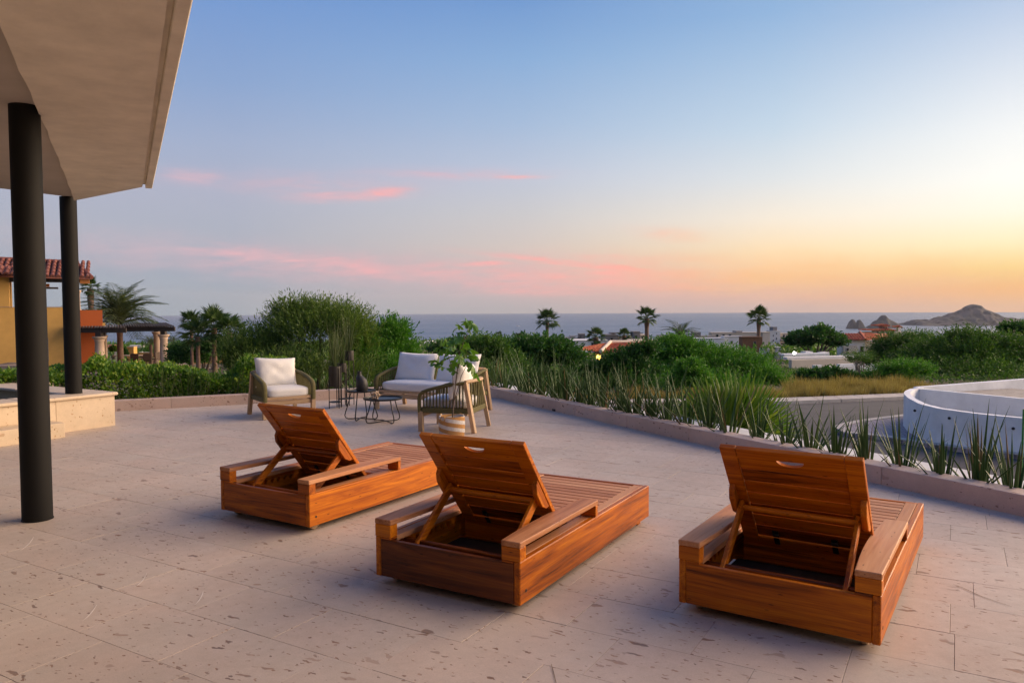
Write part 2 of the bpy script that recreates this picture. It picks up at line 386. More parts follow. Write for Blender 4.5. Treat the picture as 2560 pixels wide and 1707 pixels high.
M['grey_wall'] = plain('grey_plaster', (.24, .23, .225), .85, .1, .6)
M['brown_panel'] = plain('brown_cladding', (.20, .095, .045), .8, .2, 3)
M['pink_stone'] = plain('pink_stone', (.46, .335, .26), .85, .1, 2.0)
M['column_stone'] = stone('column_stone', (.50, .385, .29), (.52, .37, .27), (.24, .15, .10), 0, .05, .6, .8, 1.2, True, .5)
M['dark_timber'] = plain('dark_timber', (.035, .024, .02), .75, .25, 6)
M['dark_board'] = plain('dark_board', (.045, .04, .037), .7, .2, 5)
M['orange_beam'] = plain('orange_beam', (.42, .15, .03), .7, .15, 4)
M['glass'] = plain('window_glass', (.02, .025, .03), .08, .05, 2)
M['unseen_facade'] = plain('unseen_house_facade', (.10, .085, .07), .3, .1, 1.0)  # dark facade of the added, unseen wall
M['window_frame'] = plain('window_frame', (.25, .22, .19), .6)
def tile_mat(name, a, b_, c_):
    m, t, b = new_mat(name); oi = t.node('ShaderNodeObjectInfo'); geo = t.node('ShaderNodeNewGeometry'); tcn = t.node('ShaderNodeTexCoord')
    k = t.m('ADD', t.m('MULTIPLY', geo.outputs['Random Per Island'], .55), t.m('ADD', t.m('MULTIPLY', oi.outputs['Random'], .2), t.m('MULTIPLY', t.noise(geo.outputs['Position'], 3.0, 4, .6), .4)))
    t.link(t.ramp(k, [(.2, a), (.55, b_), (.9, c_)]), b.inputs['Base Color']); b.inputs['Roughness'].default_value = .85
    bump(t, b, t.noise(tcn.outputs['Object'], 25, 3), .3, .01); return m
M['clay'] = tile_mat('clay_tile', (.11, .035, .028), (.20, .062, .042), (.31, .12, .07))
M['clay_red'] = tile_mat('clay_tile_red', (.30, .06, .025), (.48, .105, .035), (.58, .2, .07))
M['asphalt'] = plain('asphalt', (.066, .064, .066), .85, .18, 1.5, bmp=.3, obj=False)
M['concrete'] = plain('concrete', (.50, .46, .41), .85, .12, 2.5, bmp=.2)
M['ledge'] = plain('white_ledge', (.66, .66, .66), .85, .1, 3.0, bmp=.25)
M['soil'] = plain('soil', (.12, .085, .055), .95, .3, 3.0, bmp=.5)
def emit_mat(name, c, s):
    m, t, b = new_mat(name); b.inputs['Emission Color'].default_value = (*c, 1); b.inputs['Emission Strength'].default_value = s
    b.inputs['Base Color'].default_value = (*c, 1); return m
M['lamp_white'] = emit_mat('lamp_white', (1, .97, .9), 6.0); M['lamp_amber'] = emit_mat('lamp_amber', (1, .55, .1), 3.0)
# ================================================================== setting: terrace
A_DIR = Vector((math.cos(R(-30.5)), math.sin(R(-30.5)), 0)); B_DIR = Vector((-A_DIR.y, A_DIR.x, 0))
KC = Vector((-.783, 13.61, 0)); DR = Vector((.471, -.882, 0)).normalized(); DL = Vector((-.907, -.42, 0)).normalized()
NR = Vector((.882, .471, 0)).normalized(); NL = Vector((-.42, .907, 0)).normalized()
PC = Vector((-5.2, 9.86, 0))            # outer corner of the raised stone basin

floor = MB()
FL = [KC + NR * .1 + NL * .1, KC + DR * 19 + NR * .1, Vector((3, -4.5, 0)), Vector((-9, -4.5, 0)), Vector((-14, 4, 0)), KC + DL * 14 + NL * .1]
floor.prism([(q.x, q.y) for q in reversed(FL)], -.25, -.012)
terrace = floor.build('terrace_floor', M['mortar']); tag(terrace, kind='structure')

def clip(poly, n, d):
    out = []
    for i in range(len(poly)):
        a, b = poly[i], poly[(i + 1) % len(poly)]; da, db = a.dot(n) - d, b.dot(n) - d
        if da <= 0: out.append(a)
        if (da < 0) != (db < 0) and abs(da - db) > 1e-9: out.append(a + (b - a) * (da / (da - db)))
    return out
def tile_geo(poly, mb, ch=.0009, h=.014):
    n = len(poly); c = sum(poly, Vector()) / n
    ins = [q + (c - q).normalized() * ch * 1.5 for q in poly]
    vs = [(q.x, q.y, -h) for q in poly] + [(q.x, q.y, -ch) for q in poly] + [(q.x, q.y, 0) for q in ins]
    fs = [tuple(range(2 * n, 3 * n))] + [(i, (i + 1) % n, n + (i + 1) % n, n + i) for i in range(n)] + [(n + i, n + (i + 1) % n, 2 * n + (i + 1) % n, 2 * n + i) for i in range(n)]
    mb.add(vs, fs)
TW, TH, JT = .60, .40, .0016
proto_tile = MB(); tile_geo([A_DIR * (sx_ * (TW - JT) / 2) + B_DIR * (sy_ * (TH - JT) / 2) for sx_, sy_ in ((-1, -1), (1, -1), (1, 1), (-1, 1))], proto_tile)
tile_me = proto_tile.mesh('paving_tile'); tile_me.materials.append(M['floor'])
cands = []; trng = random.Random(3); b0 = 2.766
for j in range(-16, 32):
    off = trng.choice([0, .1, .2, .3, .4, .5]) + trng.uniform(-.03, .03)
    for i in range(-26, 26):
        c = A_DIR * (i * TW + off) + B_DIR * (b0 + (j + .5) * TH)
        if c.y < -4 or c.x < -10.5 or (c.y < 3 and c.x < -8): continue
        dr, dl = (c - KC).dot(NR), (c - KC).dot(NL)
        if dr > .45 or dl > .45: continue
        rel = c - PC
        if rel.dot(A_DIR) < -.35 and rel.dot(B_DIR) < -.25: continue
        full = dr < -.3 and dl < -.3
        poly = None
        if not full:
            poly = [c + A_DIR * (sx_ * (TW - JT) / 2) + B_DIR * (sy_ * (TH - JT) / 2) for sx_, sy_ in ((-1, -1), (1, -1), (1, 1), (-1, 1))]
            poly = clip(clip(poly, NR, KC.dot(NR) + .05), NL, KC.dot(NL) + .05)
            if len(poly) < 3: continue
        v_ = c - Vector((0, 0, CAM_H)); dep = v_.dot(c_f)
        vis = dep > .8 and abs(v_.dot(c_r)) < dep * .74 and abs(v_.dot(c_u)) < dep * .52
        cands.append((0 if vis else 1, c.length, c, poly))
cands.sort(key=lambda q: (q[0], q[1]))
rest = MB(); n_t = 0
for (nv, dist_, c, poly) in cands:
    if nv == 0 and n_t < 296:
        n_t += 1
        if poly is None: o = link('paving_tile', tile_me, None, terrace, c)
        else:
            mb = MB(); tile_geo([q - c for q in poly], mb); o = mb.build('paving_tile', M['floor'], terrace, loc=c)
        o.location.z = trng.uniform(-.0008, .0008); 
    else:
        tile_geo(poly if poly else [c + A_DIR * (sx_ * (TW - JT) / 2) + B_DIR * (sy_ * (TH - JT) / 2) for sx_, sy_ in ((-1, -1), (1, -1), (1, 1), (-1, 1))], rest)
tag(rest.build('distant_paving', M['floor'], terrace), kind='stuff')

def curb(label, start, d, n, lengths, h=.155, wd=.2):
    root = empty('low_curb_wall', tuple(start)); tag(root, label, 'low wall', 'low stone curb walls round the terrace')
    s = 0.0
    for L_ in lengths:
        p0 = start + d * (s + .0015); p1 = start + d * (s + L_ - .0015); s += L_
        poly = [p0, p1, p1 + n * wd, p0 + n * wd]
        if (poly[1] - poly[0]).cross(poly[2] - poly[1]).z < 0: poly.reverse()
        mb = MB(); mb.prism([(q.x - start.x, q.y - start.y) for q in poly], -.02, h + random.uniform(-.001, .001))
        mb.build('stone_block', M['curb'], root, bevel=.006, seg=2)
    return root
curb('long pink stone curb wall running beside the spiky plants and road', KC + NR * .0 + NL * .2, DR, NR, [1.3, 1.1, 1.3, 1.2, 1.15, 1.3, 1.1, 1.25, 1.2, 1.3, 1.2, 1.3])
curb('pink stone curb wall in front of the clipped hedge, behind the armchair', KC + DL * .003, DL, NL, [1.2, 1.3, 1.15, 1.25, 1.3, 1.2, 1.3])
slot = MB(); q = floor_at(1390, 1027); q = KC + DR * (q - KC).dot(DR); slot.box(-.035, .035, -.004, .01, .001, .03, Matrix.Translation(q - NR * .0) @ Matrix.Rotation(math.atan2(DR.y, DR.x), 4, 'Z'))
tag(slot.build('drain_outlet', M['black_metal']), 'small black drain slot at the foot of the long curb', 'drain')

# white ledge behind the planting gap, with the retaining wall under it
ledge = MB()
lp = [KC + NR * .36 + NL * .6, KC + NR * .36 + DR * 18, KC + NR * .74 + DR * 18, KC + NR * .74 + NL * .6]
ledge.prism([(q.x, q.y) for q in lp], -2.4, .10)
o = ledge.build('retaining_wall', M['ledge'], bevel=.01); tag(o, 'white retaining wall ledge behind the row of spiky plants', 'retaining wall')
bed = MB(); bp = [KC + NR * .19 + NL * .5, KC + NR * .19 + DR * 18, KC + NR * .362 + DR * 18, KC + NR * .362 + NL * .5]
bed.prism([(q.x, q.y) for q in bp], -.5, .075); tag(bed.build('gravel_bed', M['ledge']), kind='structure')

def floor_mark(name, pts, wd, mat):
    mb = MB(); n = len(pts); vs, fs = [], []
    for i in range(n):
        d = (pts[min(i + 1, n - 1)] - pts[max(i - 1, 0)]).normalized(); s = Vector((-d.y, d.x, 0)) * wd * .5 * (math.sin(math.pi * (i + .4) / (n - .2)) * .8 + .2); p = Vector((pts[i].x, pts[i].y, .003)); vs += [p - s, p + s]
    for i in range(n - 1): fs.append((2 * i, 2 * i + 1, 2 * i + 3, 2 * i + 2))
    mb.add(vs, fs); mb.build(name, mat, terrace)
scuff = plain('scuff_chalk', (.72, .66, .60), .9); dark_line = plain('crack_dirt', (.16, .12, .10), .9)
for a_, m_, b_ in (((84, 1342), (77, 1360), (50, 1377)), ((367, 1432), (358, 1457), (336, 1468)), ((508, 1478), (505, 1497), (486, 1513)), ((242, 1512), (228, 1537), (206, 1553))):
    A_, Q_, C_ = floor_at(*a_), floor_at(*m_), floor_at(*b_)
    floor_mark('scuff_mark', [A_ * (1 - t) ** 2 + Q_ * 2 * t * (1 - t) + C_ * t * t for t in [k / 8 for k in range(9)]], .006, scuff)
cp_ = [floor_at(2383, 1461), floor_at(2425, 1478), floor_at(2470, 1497), floor_at(2530, 1517)]
floor_mark('crack', [cp_[0], cp_[0].lerp(cp_[1], .5) + Vector((.004, .006, 0)), cp_[1], cp_[1].lerp(cp_[2], .5) - Vector((.003, .006, 0)), cp_[2], cp_[3]], .006, dark_line)
cp_ = [floor_at(1378, 1660), floor_at(1384, 1682), floor_at(1392, 1715)]
floor_mark('crack', cp_, .004, dark_line)

# ================================================================== raised stone basin at the left
def ab(a, b, z=0): q = PC + A_DIR * a + B_DIR * b; return Vector((q.x, q.y, z))
def ab_prism(mb, a0, a1, b0_, b1, z0, z1):
    ps = [ab(a0, b0_), ab(a1, b0_), ab(a1, b1), ab(a0, b1)]
    mb.prism([(q.x, q.y) for q in ps], z0, z1)
basin = empty('stone_basin', tuple(PC)); tag(basin, 'raised pale stone basin with rounded coping and a step', 'raised basin')
def bpart(name, *args, mat='pool_stone', bevel=.006, seg=2):
    mb = MB(); ab_prism(mb, *args); mb.v = [(x - PC.x, y - PC.y, z) for x, y, z in mb.v]
    return mb.build(name, M[mat], basin, bevel=bevel, seg=seg)
for k in range(6): bpart('wall_panel', -.30, 0, -.75 * (k + 1) + .0015 - .03 * (k > 0), -.75 * k - .0015, -.02, .39, bevel=.003)
for k in range(6): bpart('wall_panel', -.33 - .75 * (k + 1) + .0015, -.33 - .75 * k - .0015, -.28, 0, -.02, .39, bevel=.003)
for k in range(5): bpart('coping', -.46, .035, -1.1 * (k + 1) + .0015, -1.1 * k - .0015 + (.035 if k == 0 else 0), .392, .438, bevel=.02, seg=4)
for k in range(5): bpart('coping', -.462 - 1.1 * (k + 1), -.462 - 1.1 * k - .003, -.44, .035, .392, .438, bevel=.02, seg=4)
for k in range(4): bpart('step', .003, .37, -.85 - .9 * (k + 1) + .0015, -.85 - .9 * k - .0015, -.02, .175, bevel=.006)
bpart('basin_floor', -6.4, -.30, -5, -.28, -.02, .16, mat='asphalt', bevel=0)
# a second ledge beyond the basin
led = empty('stone_ledge', (at(84, 945, 13.2).x, 13.2, 0), R(-6)); tag(led, 'long pale stone ledge beyond the raised basin, behind the front column', 'low wall')
for k in range(3):
    mb = MB(); p = at(-40, 945, 13.2); mb.box(-1.6 * k - 1.597, -1.6 * k, 0, .5, -.9, p.z - .05)
    o = mb.build('stone_block', M['pool_stone'], led, bevel=.005)
    mb = MB(); mb.box(-1.6 * k - 1.597, -1.6 * k + .002, -.03, .53, p.z - .048, p.z)
    o = mb.build('coping', M['pool_stone'], led, bevel=.015, seg=3)

# ================================================================== roof canopy and columns
ZC = 2.885
E_ = floor_at(185.7, 502, ZC); F_ = floor_at(380.4, 469.4, ZC); CD = (floor_at(0, 77.5, ZC) - E_).normalized(); CD.z = 0; CD.normalize()
# outer edge: from the corner towards the point where it leaves the frame overhead
RD = (floor_at(481.6, 0, ZC) - F_).normalized()
canopy = empty('roof_canopy', (E_.x, E_.y, ZC)); tag(canopy, 'overhanging plaster roof canopy with a thin drip edge, held by black columns', 'roof canopy')
def cpart(name, poly, z0, z1, mat, bevel=0.0):
    mb = MB(); ps = [Vector((q.x, q.y, 0)) for q in poly]
    area = sum(ps[i].x * ps[(i + 1) % len(ps)].y - ps[(i + 1) % len(ps)].x * ps[i].y for i in range(len(ps)))
    if area < 0: ps.reverse()
    mb.prism([(q.x - E_.x, q.y - E_.y) for q in ps], z0 - ZC, z1 - ZC)
    return mb.build(name, M[mat], canopy, bevel=bevel)
s1 = E_ + CD * 14; s2 = F_ + RD * 13.5
# the crease is hand plastered: slightly wavy and gently curved
crease = []
for k in range(61):
    t_ = k / 60; q = E_ + CD * (14 * t_)
    side = Vector((CD.y, -CD.x, 0)); q = q + side * (-.04 * math.sin(math.pi * min(1, t_ * 1.9)) * .5 + .004 * math.sin(k * 1.3) + .003 * math.sin(k * 2.3 + 1)); crease.append(q)
crease[0] = E_.copy()
inw = Vector((-RD.y, RD.x, 0)); inw = inw if inw.dot(E_ - F_) > 0 else -inw
cpart('soffit', crease + [s2 + inw * .10, F_ + inw * .10], ZC, ZC + .30, 'soffit')
cpart('drip_groove', [F_ + inw * .0705, s2 + inw * .0705, s2 + inw * .0995, F_ + inw * .0995], ZC + .03, ZC + .30, 'soffit')
lf = E_ - B_DIR * 15
ew = E_ - A_DIR * .10 + B_DIR * .02; lf = ew - B_DIR * 15
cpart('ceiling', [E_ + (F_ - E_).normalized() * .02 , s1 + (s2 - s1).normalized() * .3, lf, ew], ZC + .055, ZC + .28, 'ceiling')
cpart('drip_edge', [F_, s2, s2 + inw * .07, F_ + inw * .07], ZC - .012, ZC + .30, 'soffit', .006)
cpart('roof_slab', [E_, F_, s2, s1, lf, ew], ZC + .302, ZC + .42, 'soffit')

hw = MB(); hw.box(-12, 6.5, -3.4, -3.1, -.1, ZC + .05); o = hw.build('unseen_house_wall', M['unseen_facade'], None); tag(o, kind='structure')  # unseen wall behind the camera, added to keep light off the lounger fronts
def column(label, base, r, top):
    root = empty('round_column', tuple(base)); tag(root, label, 'column', 'black columns holding the canopy')
    mb = MB(); mb.tube([(0, 0, .004), (0, 0, top - base.z)], r, 40); o = mb.build('shaft', M['column_paint'], root); smooth_angle(o)
    mb = MB(); mb.lathe([(r + .0, 0), (r + .004, 0), (r + .004, .006), (r + .0, .008)], n=40); mb.build('base_ring', M['column_paint'], root)
    return root
column('thick black round column standing on the floor at the left edge', floor_at(94, 1297), .098, ZC + .055)
column('black round column standing on the coping of the stone basin', Vector((*floor_at(184.6, 983.0, .438).xy, .438)), .097, ZC + .056)

# ================================================================== sun loungers
W_, L_, HC, HB, HA, WA, VA = .9076, 1.844, .045, .262, .36, .104, .946
def make_lounger():
    root = empty('sun_lounger')
    def part(name, mb, mat, bevel=.003, parent=root, **k): return mb.build(name, M[mat], parent, bevel=bevel, **k)
    for u0 in (0, W_ - .035):
        mb = MB(); mb.box(u0, u0 + .035, 0, L_, HC, HB); sb = part('side_board', mb, 'teak_y', .004)
        ou = -0.0015 if u0 == 0 else W_ + .0015
        mb = MB(); mb.tube([(ou, .06, .105), (ou + (.004 if u0 == 0 else -.004), .06, .105)], .008, 10); part('bolt', mb, 'black_metal', 0, sb)
    mb = MB(); mb.box(.036, W_ - .036, .001, .031, HC + .002, HB - .012); part('front_panel', mb, 'teak_x')
    mb = MB(); mb.box(.036, W_ - .036, L_ - .031, L_ - .001, HC + .002, HB - .002); part('end_panel', mb, 'teak_x')
    for u0, u1 in ((.0365, .1), (W_ - .1, W_ - .0365)):
        mb = MB(); mb.box(u0, u1, .062, L_ - .033, HB - .03, HB - .001); part('side_rail', mb, 'deck_y', .003)
    for u0 in (0.0, W_ - WA):
        mb = MB(); mb.box(u0 - .0015, u0 + WA + .0015, -.0015, .06, HB - .010 if False else HB + .001, HA - .029); part('arm_post', mb, 'teak_x')
        mb = MB(); mb.box(u0 - .0015, u0 + WA + .0015, VA - .032, VA, HB + .001, HA - .029); part('arm_post', mb, 'teak_x')
        mb = MB(); inner = u0 + WA if u0 == 0 else u0; sg = 1 if u0 == 0 else -1
        outer = u0 - .003 if u0 == 0 else u0 + WA + .003
        pts = [(outer, -.003), (outer, VA + .002)] + [(inner + sg * (.003 + .022 * math.sin(math.pi * (VA - v) / VA)), v) for v in [VA + .002 - (VA + .005) * i / 10 for i in range(11)]]
        if sg > 0: pts.reverse()
        mb.prism(pts, HA - .0285, HA); part('armrest', mb, 'deck_y', .004)
        if True:   # infill below the front post
            mb = MB(); ii = (.0365, WA) if u0 == 0 else (W_ - WA, W_ - .0365); mb.box(ii[0], ii[1], .0, .06, HB - .011, HB); part('post_foot', mb, 'teak_x', .001)
    v0 = .755; n = 14; pit = (L_ - .036 - v0) / n
    for i in range(n):
        mb = MB(); mb.box(.102, W_ - .102, v0 + i * pit, v0 + (i + 1) * pit - .009, HB - .026, HB - .004); part('deck_slat', mb, 'deck_x', .003)
    mb = MB(); mb.box(.102, W_ - .102, v0 - .02, v0 + .01, HC + .03, HB - .03); part('cross_rail', mb, 'teak_x')
    for u0, u1 in ((.037, .062), (W_ - .062, W_ - .037)):   # notched rails that take the prop
        mb = MB(); poly = [(.07, .12), (.68, .12), (.68, .165)]
        v = .66
        while v > .1: poly += [(v, .165), (v - .012, .192), (v - .030, .192), (v - .042, .165)]; v -= .062
        poly += [(.07, .165)]
        Mx = Matrix(((0, 0, 1, 0), (1, 0, 0, 0), (0, 1, 0, 0), (0, 0, 0, 1)))
        mb.prism(poly, u0, u1, Mx); part('notched_rail', mb, 'teak_y', 0)
    # backrest, built flat (x across, y up the board, z towards the back) and tilted about its hinge
    TILT = R(128); g = (W_ - .676) / 2; SL = .765
    BM = Matrix.Translation((0, .727, .195)) @ Matrix.Rotation(TILT, 4, 'X')
    mb = MB(); t = .014
    mb.box(g, g + .082, 0, SL, -t, t); mb.box(W_ - g - .082, W_ - g, 0, SL, -t, t)
    mb.box(g + .0835, W_ - g - .0835, SL - .062, SL - .001, -t + .0005, t - .0005); mb.box(g + .0835, W_ - g - .0835, .001, .06, -t + .0005, t - .0005)
    br = part('backrest', mb, 'teak_x', .003); br.matrix_local = BM
    s0, s1_ = .062, SL - .064; ns = 7; hh = (s1_ - s0) / ns
    for i in range(ns):
        a, b = s0 + i * hh + .0028, s0 + (i + 1) * hh - .0028; mb = MB(); x0, x1 = g + .084, W_ - g - .084
        if i < ns - 1: mb.box(x0, x1, a, b, -.011, .0045)
        else:
            cx = W_ / 2; arc = [(cx + .066 * math.cos(q), b - .042 * math.sin(q)) for q in [math.pi * k / 12 for k in range(13)]]
            mb.prism([(x0, a), (x1, a), (x1, b)] + arc + [(x0, b)], -.011, .0045)
        part('slat', mb, 'teak_x', .0 if i == ns - 1 else .002, br)
    for u0, u1 in ((g + .004, g + .034), (W_ - g - .034, W_ - g - .004)):
        Mx = Matrix(((0, 0, 1, 0), (1, 0, 0, 0), (0, 1, 0, 0), (0, 0, 0, 1)))
        mb = MB(); mb.prism([(.27, t), (.49, t), (.475, .045), (.43, .07), (.33, .07), (.285, .045)], u0, u1, Mx); part('bracket', mb, 'teak_y', .003, br)
    for u in (.30, .60):
        mb = MB(); mb.box(u - .016, u + .016, .075, .125, .0085, .0125); mb.tube([(u - .016, .10, .016), (u + .016, .10, .016)], .006, 8); mb.box(u - .014, u + .014, .02, .07, .0145, .018)
        part('hinge', mb, 'black_metal', 0, br)
    pv, pz, lv, lz = .470, .440, .175, .205
    for u in (g + .052, W_ - g - .052):
        mb = MB(); d = Vector((0, lv - pv, lz - pz)).normalized(); a = Vector((u, pv, pz)) - d * .03; b = Vector((u, lv, lz)) + d * .025
        mb.bar(a, b, .022, .05, (0, .62, -.78)); part('prop_arm', mb, 'teak_y', .003)
    mb = MB(); mb.tube([(g + .036, pv, pz), (W_ - g - .036, pv, pz)], .016, 12); o = part('prop_bar', mb, 'teak_x', 0); smooth_angle(o)
    mb = MB(); mb.tube([(.066, lv, lz), (W_ - .066, lv, lz)], .015, 12); o = part('prop_bar', mb, 'teak_x', 0); smooth_angle(o)
    for u in (.075, W_ - .075):
        mb = MB(); mb.tube([(u - .015, .105, .052), (u + .015, .105, .052)], .052, 24); o = part('wheel', mb, 'acacia_x', .004); smooth_angle(o)
        mb = MB(); mb.box(u - .03, u + .03, L_ - .10, L_ - .045, 0, HC + .05); part('foot', mb, 'teak_z', .002)
    mb = MB(); mb.box(.036, W_ - .036, .75, L_ - .035, HC + .012, HC + .02); part('bottom_board', mb, 'teak_x', 0)
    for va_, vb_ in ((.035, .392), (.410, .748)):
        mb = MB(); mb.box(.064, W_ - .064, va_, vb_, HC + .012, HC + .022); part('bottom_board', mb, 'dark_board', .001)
    return root
loungers = [((-2.1331, 5.4742), -.5485, 'reddish teak sun lounger standing nearest the rope armchairs and black tables'),
            ((-.7528, 4.0955), -.5217, 'teak sun lounger in the middle, in front of the potted fig'),
            ((.8197, 3.6914), -.5845, 'paler teak sun lounger standing closest to the long curb wall')]
lp0 = make_lounger()
for i, ((x, y), th, lab) in enumerate(loungers):
    o = lp0 if i == 0 else copy_tree(lp0)
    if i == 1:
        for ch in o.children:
            if ch.name.startswith('front_panel'): ch.data = ch.data.copy(); ch.data.materials[0] = M['teak_dark_shaded']; ch['label'] = 'dark brown front panel with shade in its colour'
    o.location = (x, y, 0); o.rotation_euler = (0, 0, th); tag(o, lab, 'sun lounger', 'teak sun loungers on the terrace')

# ================================================================== rope furniture
def cushion_box(w_, d_, h_, name, mat, puff=.02):
    bm = bmesh.new(); bmesh.ops.create_cube(bm, size=1)
    bmesh.ops.subdivide_edges(bm, edges=list(bm.edges), cuts=7, use_grid_fill=True)
    for v in bm.verts:
        x, y, z = v.co * 2; e = 6
        k = (abs(x) ** e + abs(y) ** e + abs(z) ** e) ** (1 / e); 
        x, y, z = x / max(k, 1e-6) if k > 1 else x, y / max(k, 1e-6) if k > 1 else y, z / max(k, 1e-6) if k > 1 else z
        bulge = (1 - x ** 4) * (1 - y ** 4)
        v.co = (x * w_ / 2, y * d_ / 2, z * h_ / 2 + (puff * bulge if z > 0 else -puff * .2 * bulge))
    me = bpy.data.meshes.new(name); bm.to_mesh(me); bm.free()
    me.polygons.foreach_set('use_smooth', [True] * len(me.polygons)); return link(name, me, mat)
def pillow(w_, h_, t_, name, mat, seed=0, n=16):
    """upright cushion: width on X, height on Z, thickness on Y, pinched corners"""
    r = random.Random(seed); vs, fs = [], []
    ph = [r.uniform(0, 6) for _ in range(6)]
    for side in (1, -1):
        for j in range(n + 1):
            for i in range(n + 1):
                x, z = 2 * i / n - 1, 2 * j / n - 1
                th_ = max(0, (1 - x ** 4)) ** .55 * max(0, (1 - z ** 4)) ** .55
                px_ = x * (1 - .055 * (1 - z * z)); pz_ = z * (1 - .06 * (1 - x * x))
                wr = .012 * math.sin(3 * x + 2 * z + ph[0]) * math.sin(4 * z + ph[1]) + .006 * math.sin(9 * x + ph[2]) * math.sin(7 * z + ph[3])
                vs.append((px_ * w_ / 2, side * (th_ * (t_ / 2 + wr) + .004 * (1 if th_ > 0 else 0)), pz_ * h_ / 2))
    N = (n + 1) ** 2
    for j in range(n):
        for i in range(n):
            a = j * (n + 1) + i; b, c, d = a + 1, a + n + 2, a + n + 1
            fs.append((a, d, c, b)); fs.append((a + N, b + N, c + N, d + N))
    me = bpy.data.meshes.new(name); me.from_pydata(vs, [], fs); bm = bmesh.new(); bm.from_mesh(me)
    bmesh.ops.remove_doubles(bm, verts=bm.verts, dist=.0005); bmesh.ops.recalc_face_normals(bm, faces=bm.faces); bm.to_mesh(me); bm.free()
    me.polygons.foreach_set('use_smooth', [True] * len(me.polygons)); return link(name, me, mat)
def rope_seat(name, wd, loc, rz, label, cat, back_strands):
    """front is -Y. two front legs, two raked rear posts, rope-wrapped arms, strands, wooden rails"""
    root = empty(name, loc, rz); tag(root, label, cat)
    h = wd / 2
    def part(nm, mb, mat, bevel=.004, sm=False):
        o = mb.build(nm, M[mat], root, bevel=bevel)
        if sm: smooth_angle(o, 50)
        return o
    for sx_ in (-1, 1):
        x = sx_ * (h - .035)
        mb = MB(); mb.bar((x, -.295, 0), (x, -.30, .25), .058, .058); part('front_leg', mb, 'acacia_z')
        xr = sx_ * (h - .065)
        mb = MB(); mb.bar((xr + sx_ * .02, .385, 0), (xr, .27, .615), .055, .05); part('rear_post', mb, 'acacia_z')
        arm = [(xr, .262, .600), (x - sx_ * .01, .12, .585), (x, -.05, .552), (x, -.20, .512), (x, -.27, .487), (x, -.305, .455), (x, -.318, .41), (x, -.318, .33), (x, -.314, .235)]
        mb = MB(); mb.tube(arm, .034, 10, .022); part('arm', mb, 'olive', 0, True)
        mb = MB(); mb.bar((x, -.285, .262), (xr, .33, .262), .036, .066); part('side_rail', mb, 'olive', .008)
        n = 13
        for i in range(n):
            y = -.265 + .50 * i / (n - 1); zt = np.interp(y, [-.31, -.27, -.2, -.05, .12, .26], [.43, .475, .50, .54, .572, .59])
            xa = np.interp(y, [-.3, .27], [x, xr])
            mb = MB(); mb.tube([(xa - sx_ * .004, y, .285), (xa, y + .004, zt)], .0095, 6); part('rope_strand', mb, 'olive', 0, True)
    hr = h - .065
    back = [(hr * q, .27 + .085 * (1 - q * q), .613 + .012 * (1 - q * q)) for q in [-1 + 2 * k / 12 for k in range(13)]]
    mb = MB(); mb.tube(back, .030, 10, .022); part('back_rail', mb, 'acacia_x', 0, True)
    mb = MB(); mb.bar((-hr, .335, .262), (hr, .335, .262), .034, .066); part('back_lower_rail', mb, 'olive', .008)
    for i in range(back_strands):
        q = -.92 + 1.84 * i / (back_strands - 1)
        q2 = q + (.16 if i % 2 else -.16) * (.75 / wd)
        mb = MB(); mb.tube([(hr * max(-.95, min(.95, q2)), .338, .29), (hr * q, .272 + .085 * (1 - q * q), .60)], .0115, 6); part('rope_strand', mb, 'olive', 0, True)
    mb = MB(); mb.bar((-h + .06, -.295, .275), (h - .06, -.295, .275), .028, .042); part('front_rail', mb, 'acacia_x')
    mb = MB(); mb.bar((-h + .064, -.287, .212), (h - .064, -.287, .212), .026, .064); part('front_rail', mb, 'acacia_x')
    mb = MB(); mb.box(-h + .06, h - .06, -.27, .32, .25, .275); part('seat_base', mb, 'acacia_x')
    return root
def place_on(o, root, loc, rx=0, ry=0, rz=0):
    base = Matrix.Translation(root.location) @ Matrix.Rotation(root.rotation_euler.z, 4, 'Z')
    o.matrix_world = base @ Matrix.Translation(loc) @ Matrix.Rotation(rz, 4, 'Z') @ Matrix.Rotation(rx, 4, 'X') @ Matrix.Rotation(ry, 4, 'Y')
def rotz_from_front(fx, fy): return math.atan2(fy, fx) + math.pi / 2
# armchair by the hedge
f1 = Vector((.60, -.80, 0)); fl = Vector((-3.383, 10.288, 0)); side1 = Vector((.80, .60, 0))
c1 = fl + side1 * .345 - f1 * .295
ch1 = rope_seat('rope_armchair', .76, (c1.x, c1.y, 0), rotz_from_front(f1.x, f1.y), 'olive rope and wood armchair on its own before the hedge', 'armchair', 11)
o = cushion_box(.62, .60, .13, 'seat_cushion', M['linen_grey']); place_on(o, ch1, (0, -.015, .345)); tag(o, 'pale grey seat cushion on the armchair before the hedge', 'cushion')
o = pillow(.60, .44, .17, 'back_cushion', M['linen_grey'], 1); place_on(o, ch1, (-.02, .16, .60), R(-17), R(3)); tag(o, 'pale grey back cushion upright on the armchair before the hedge', 'cushion')
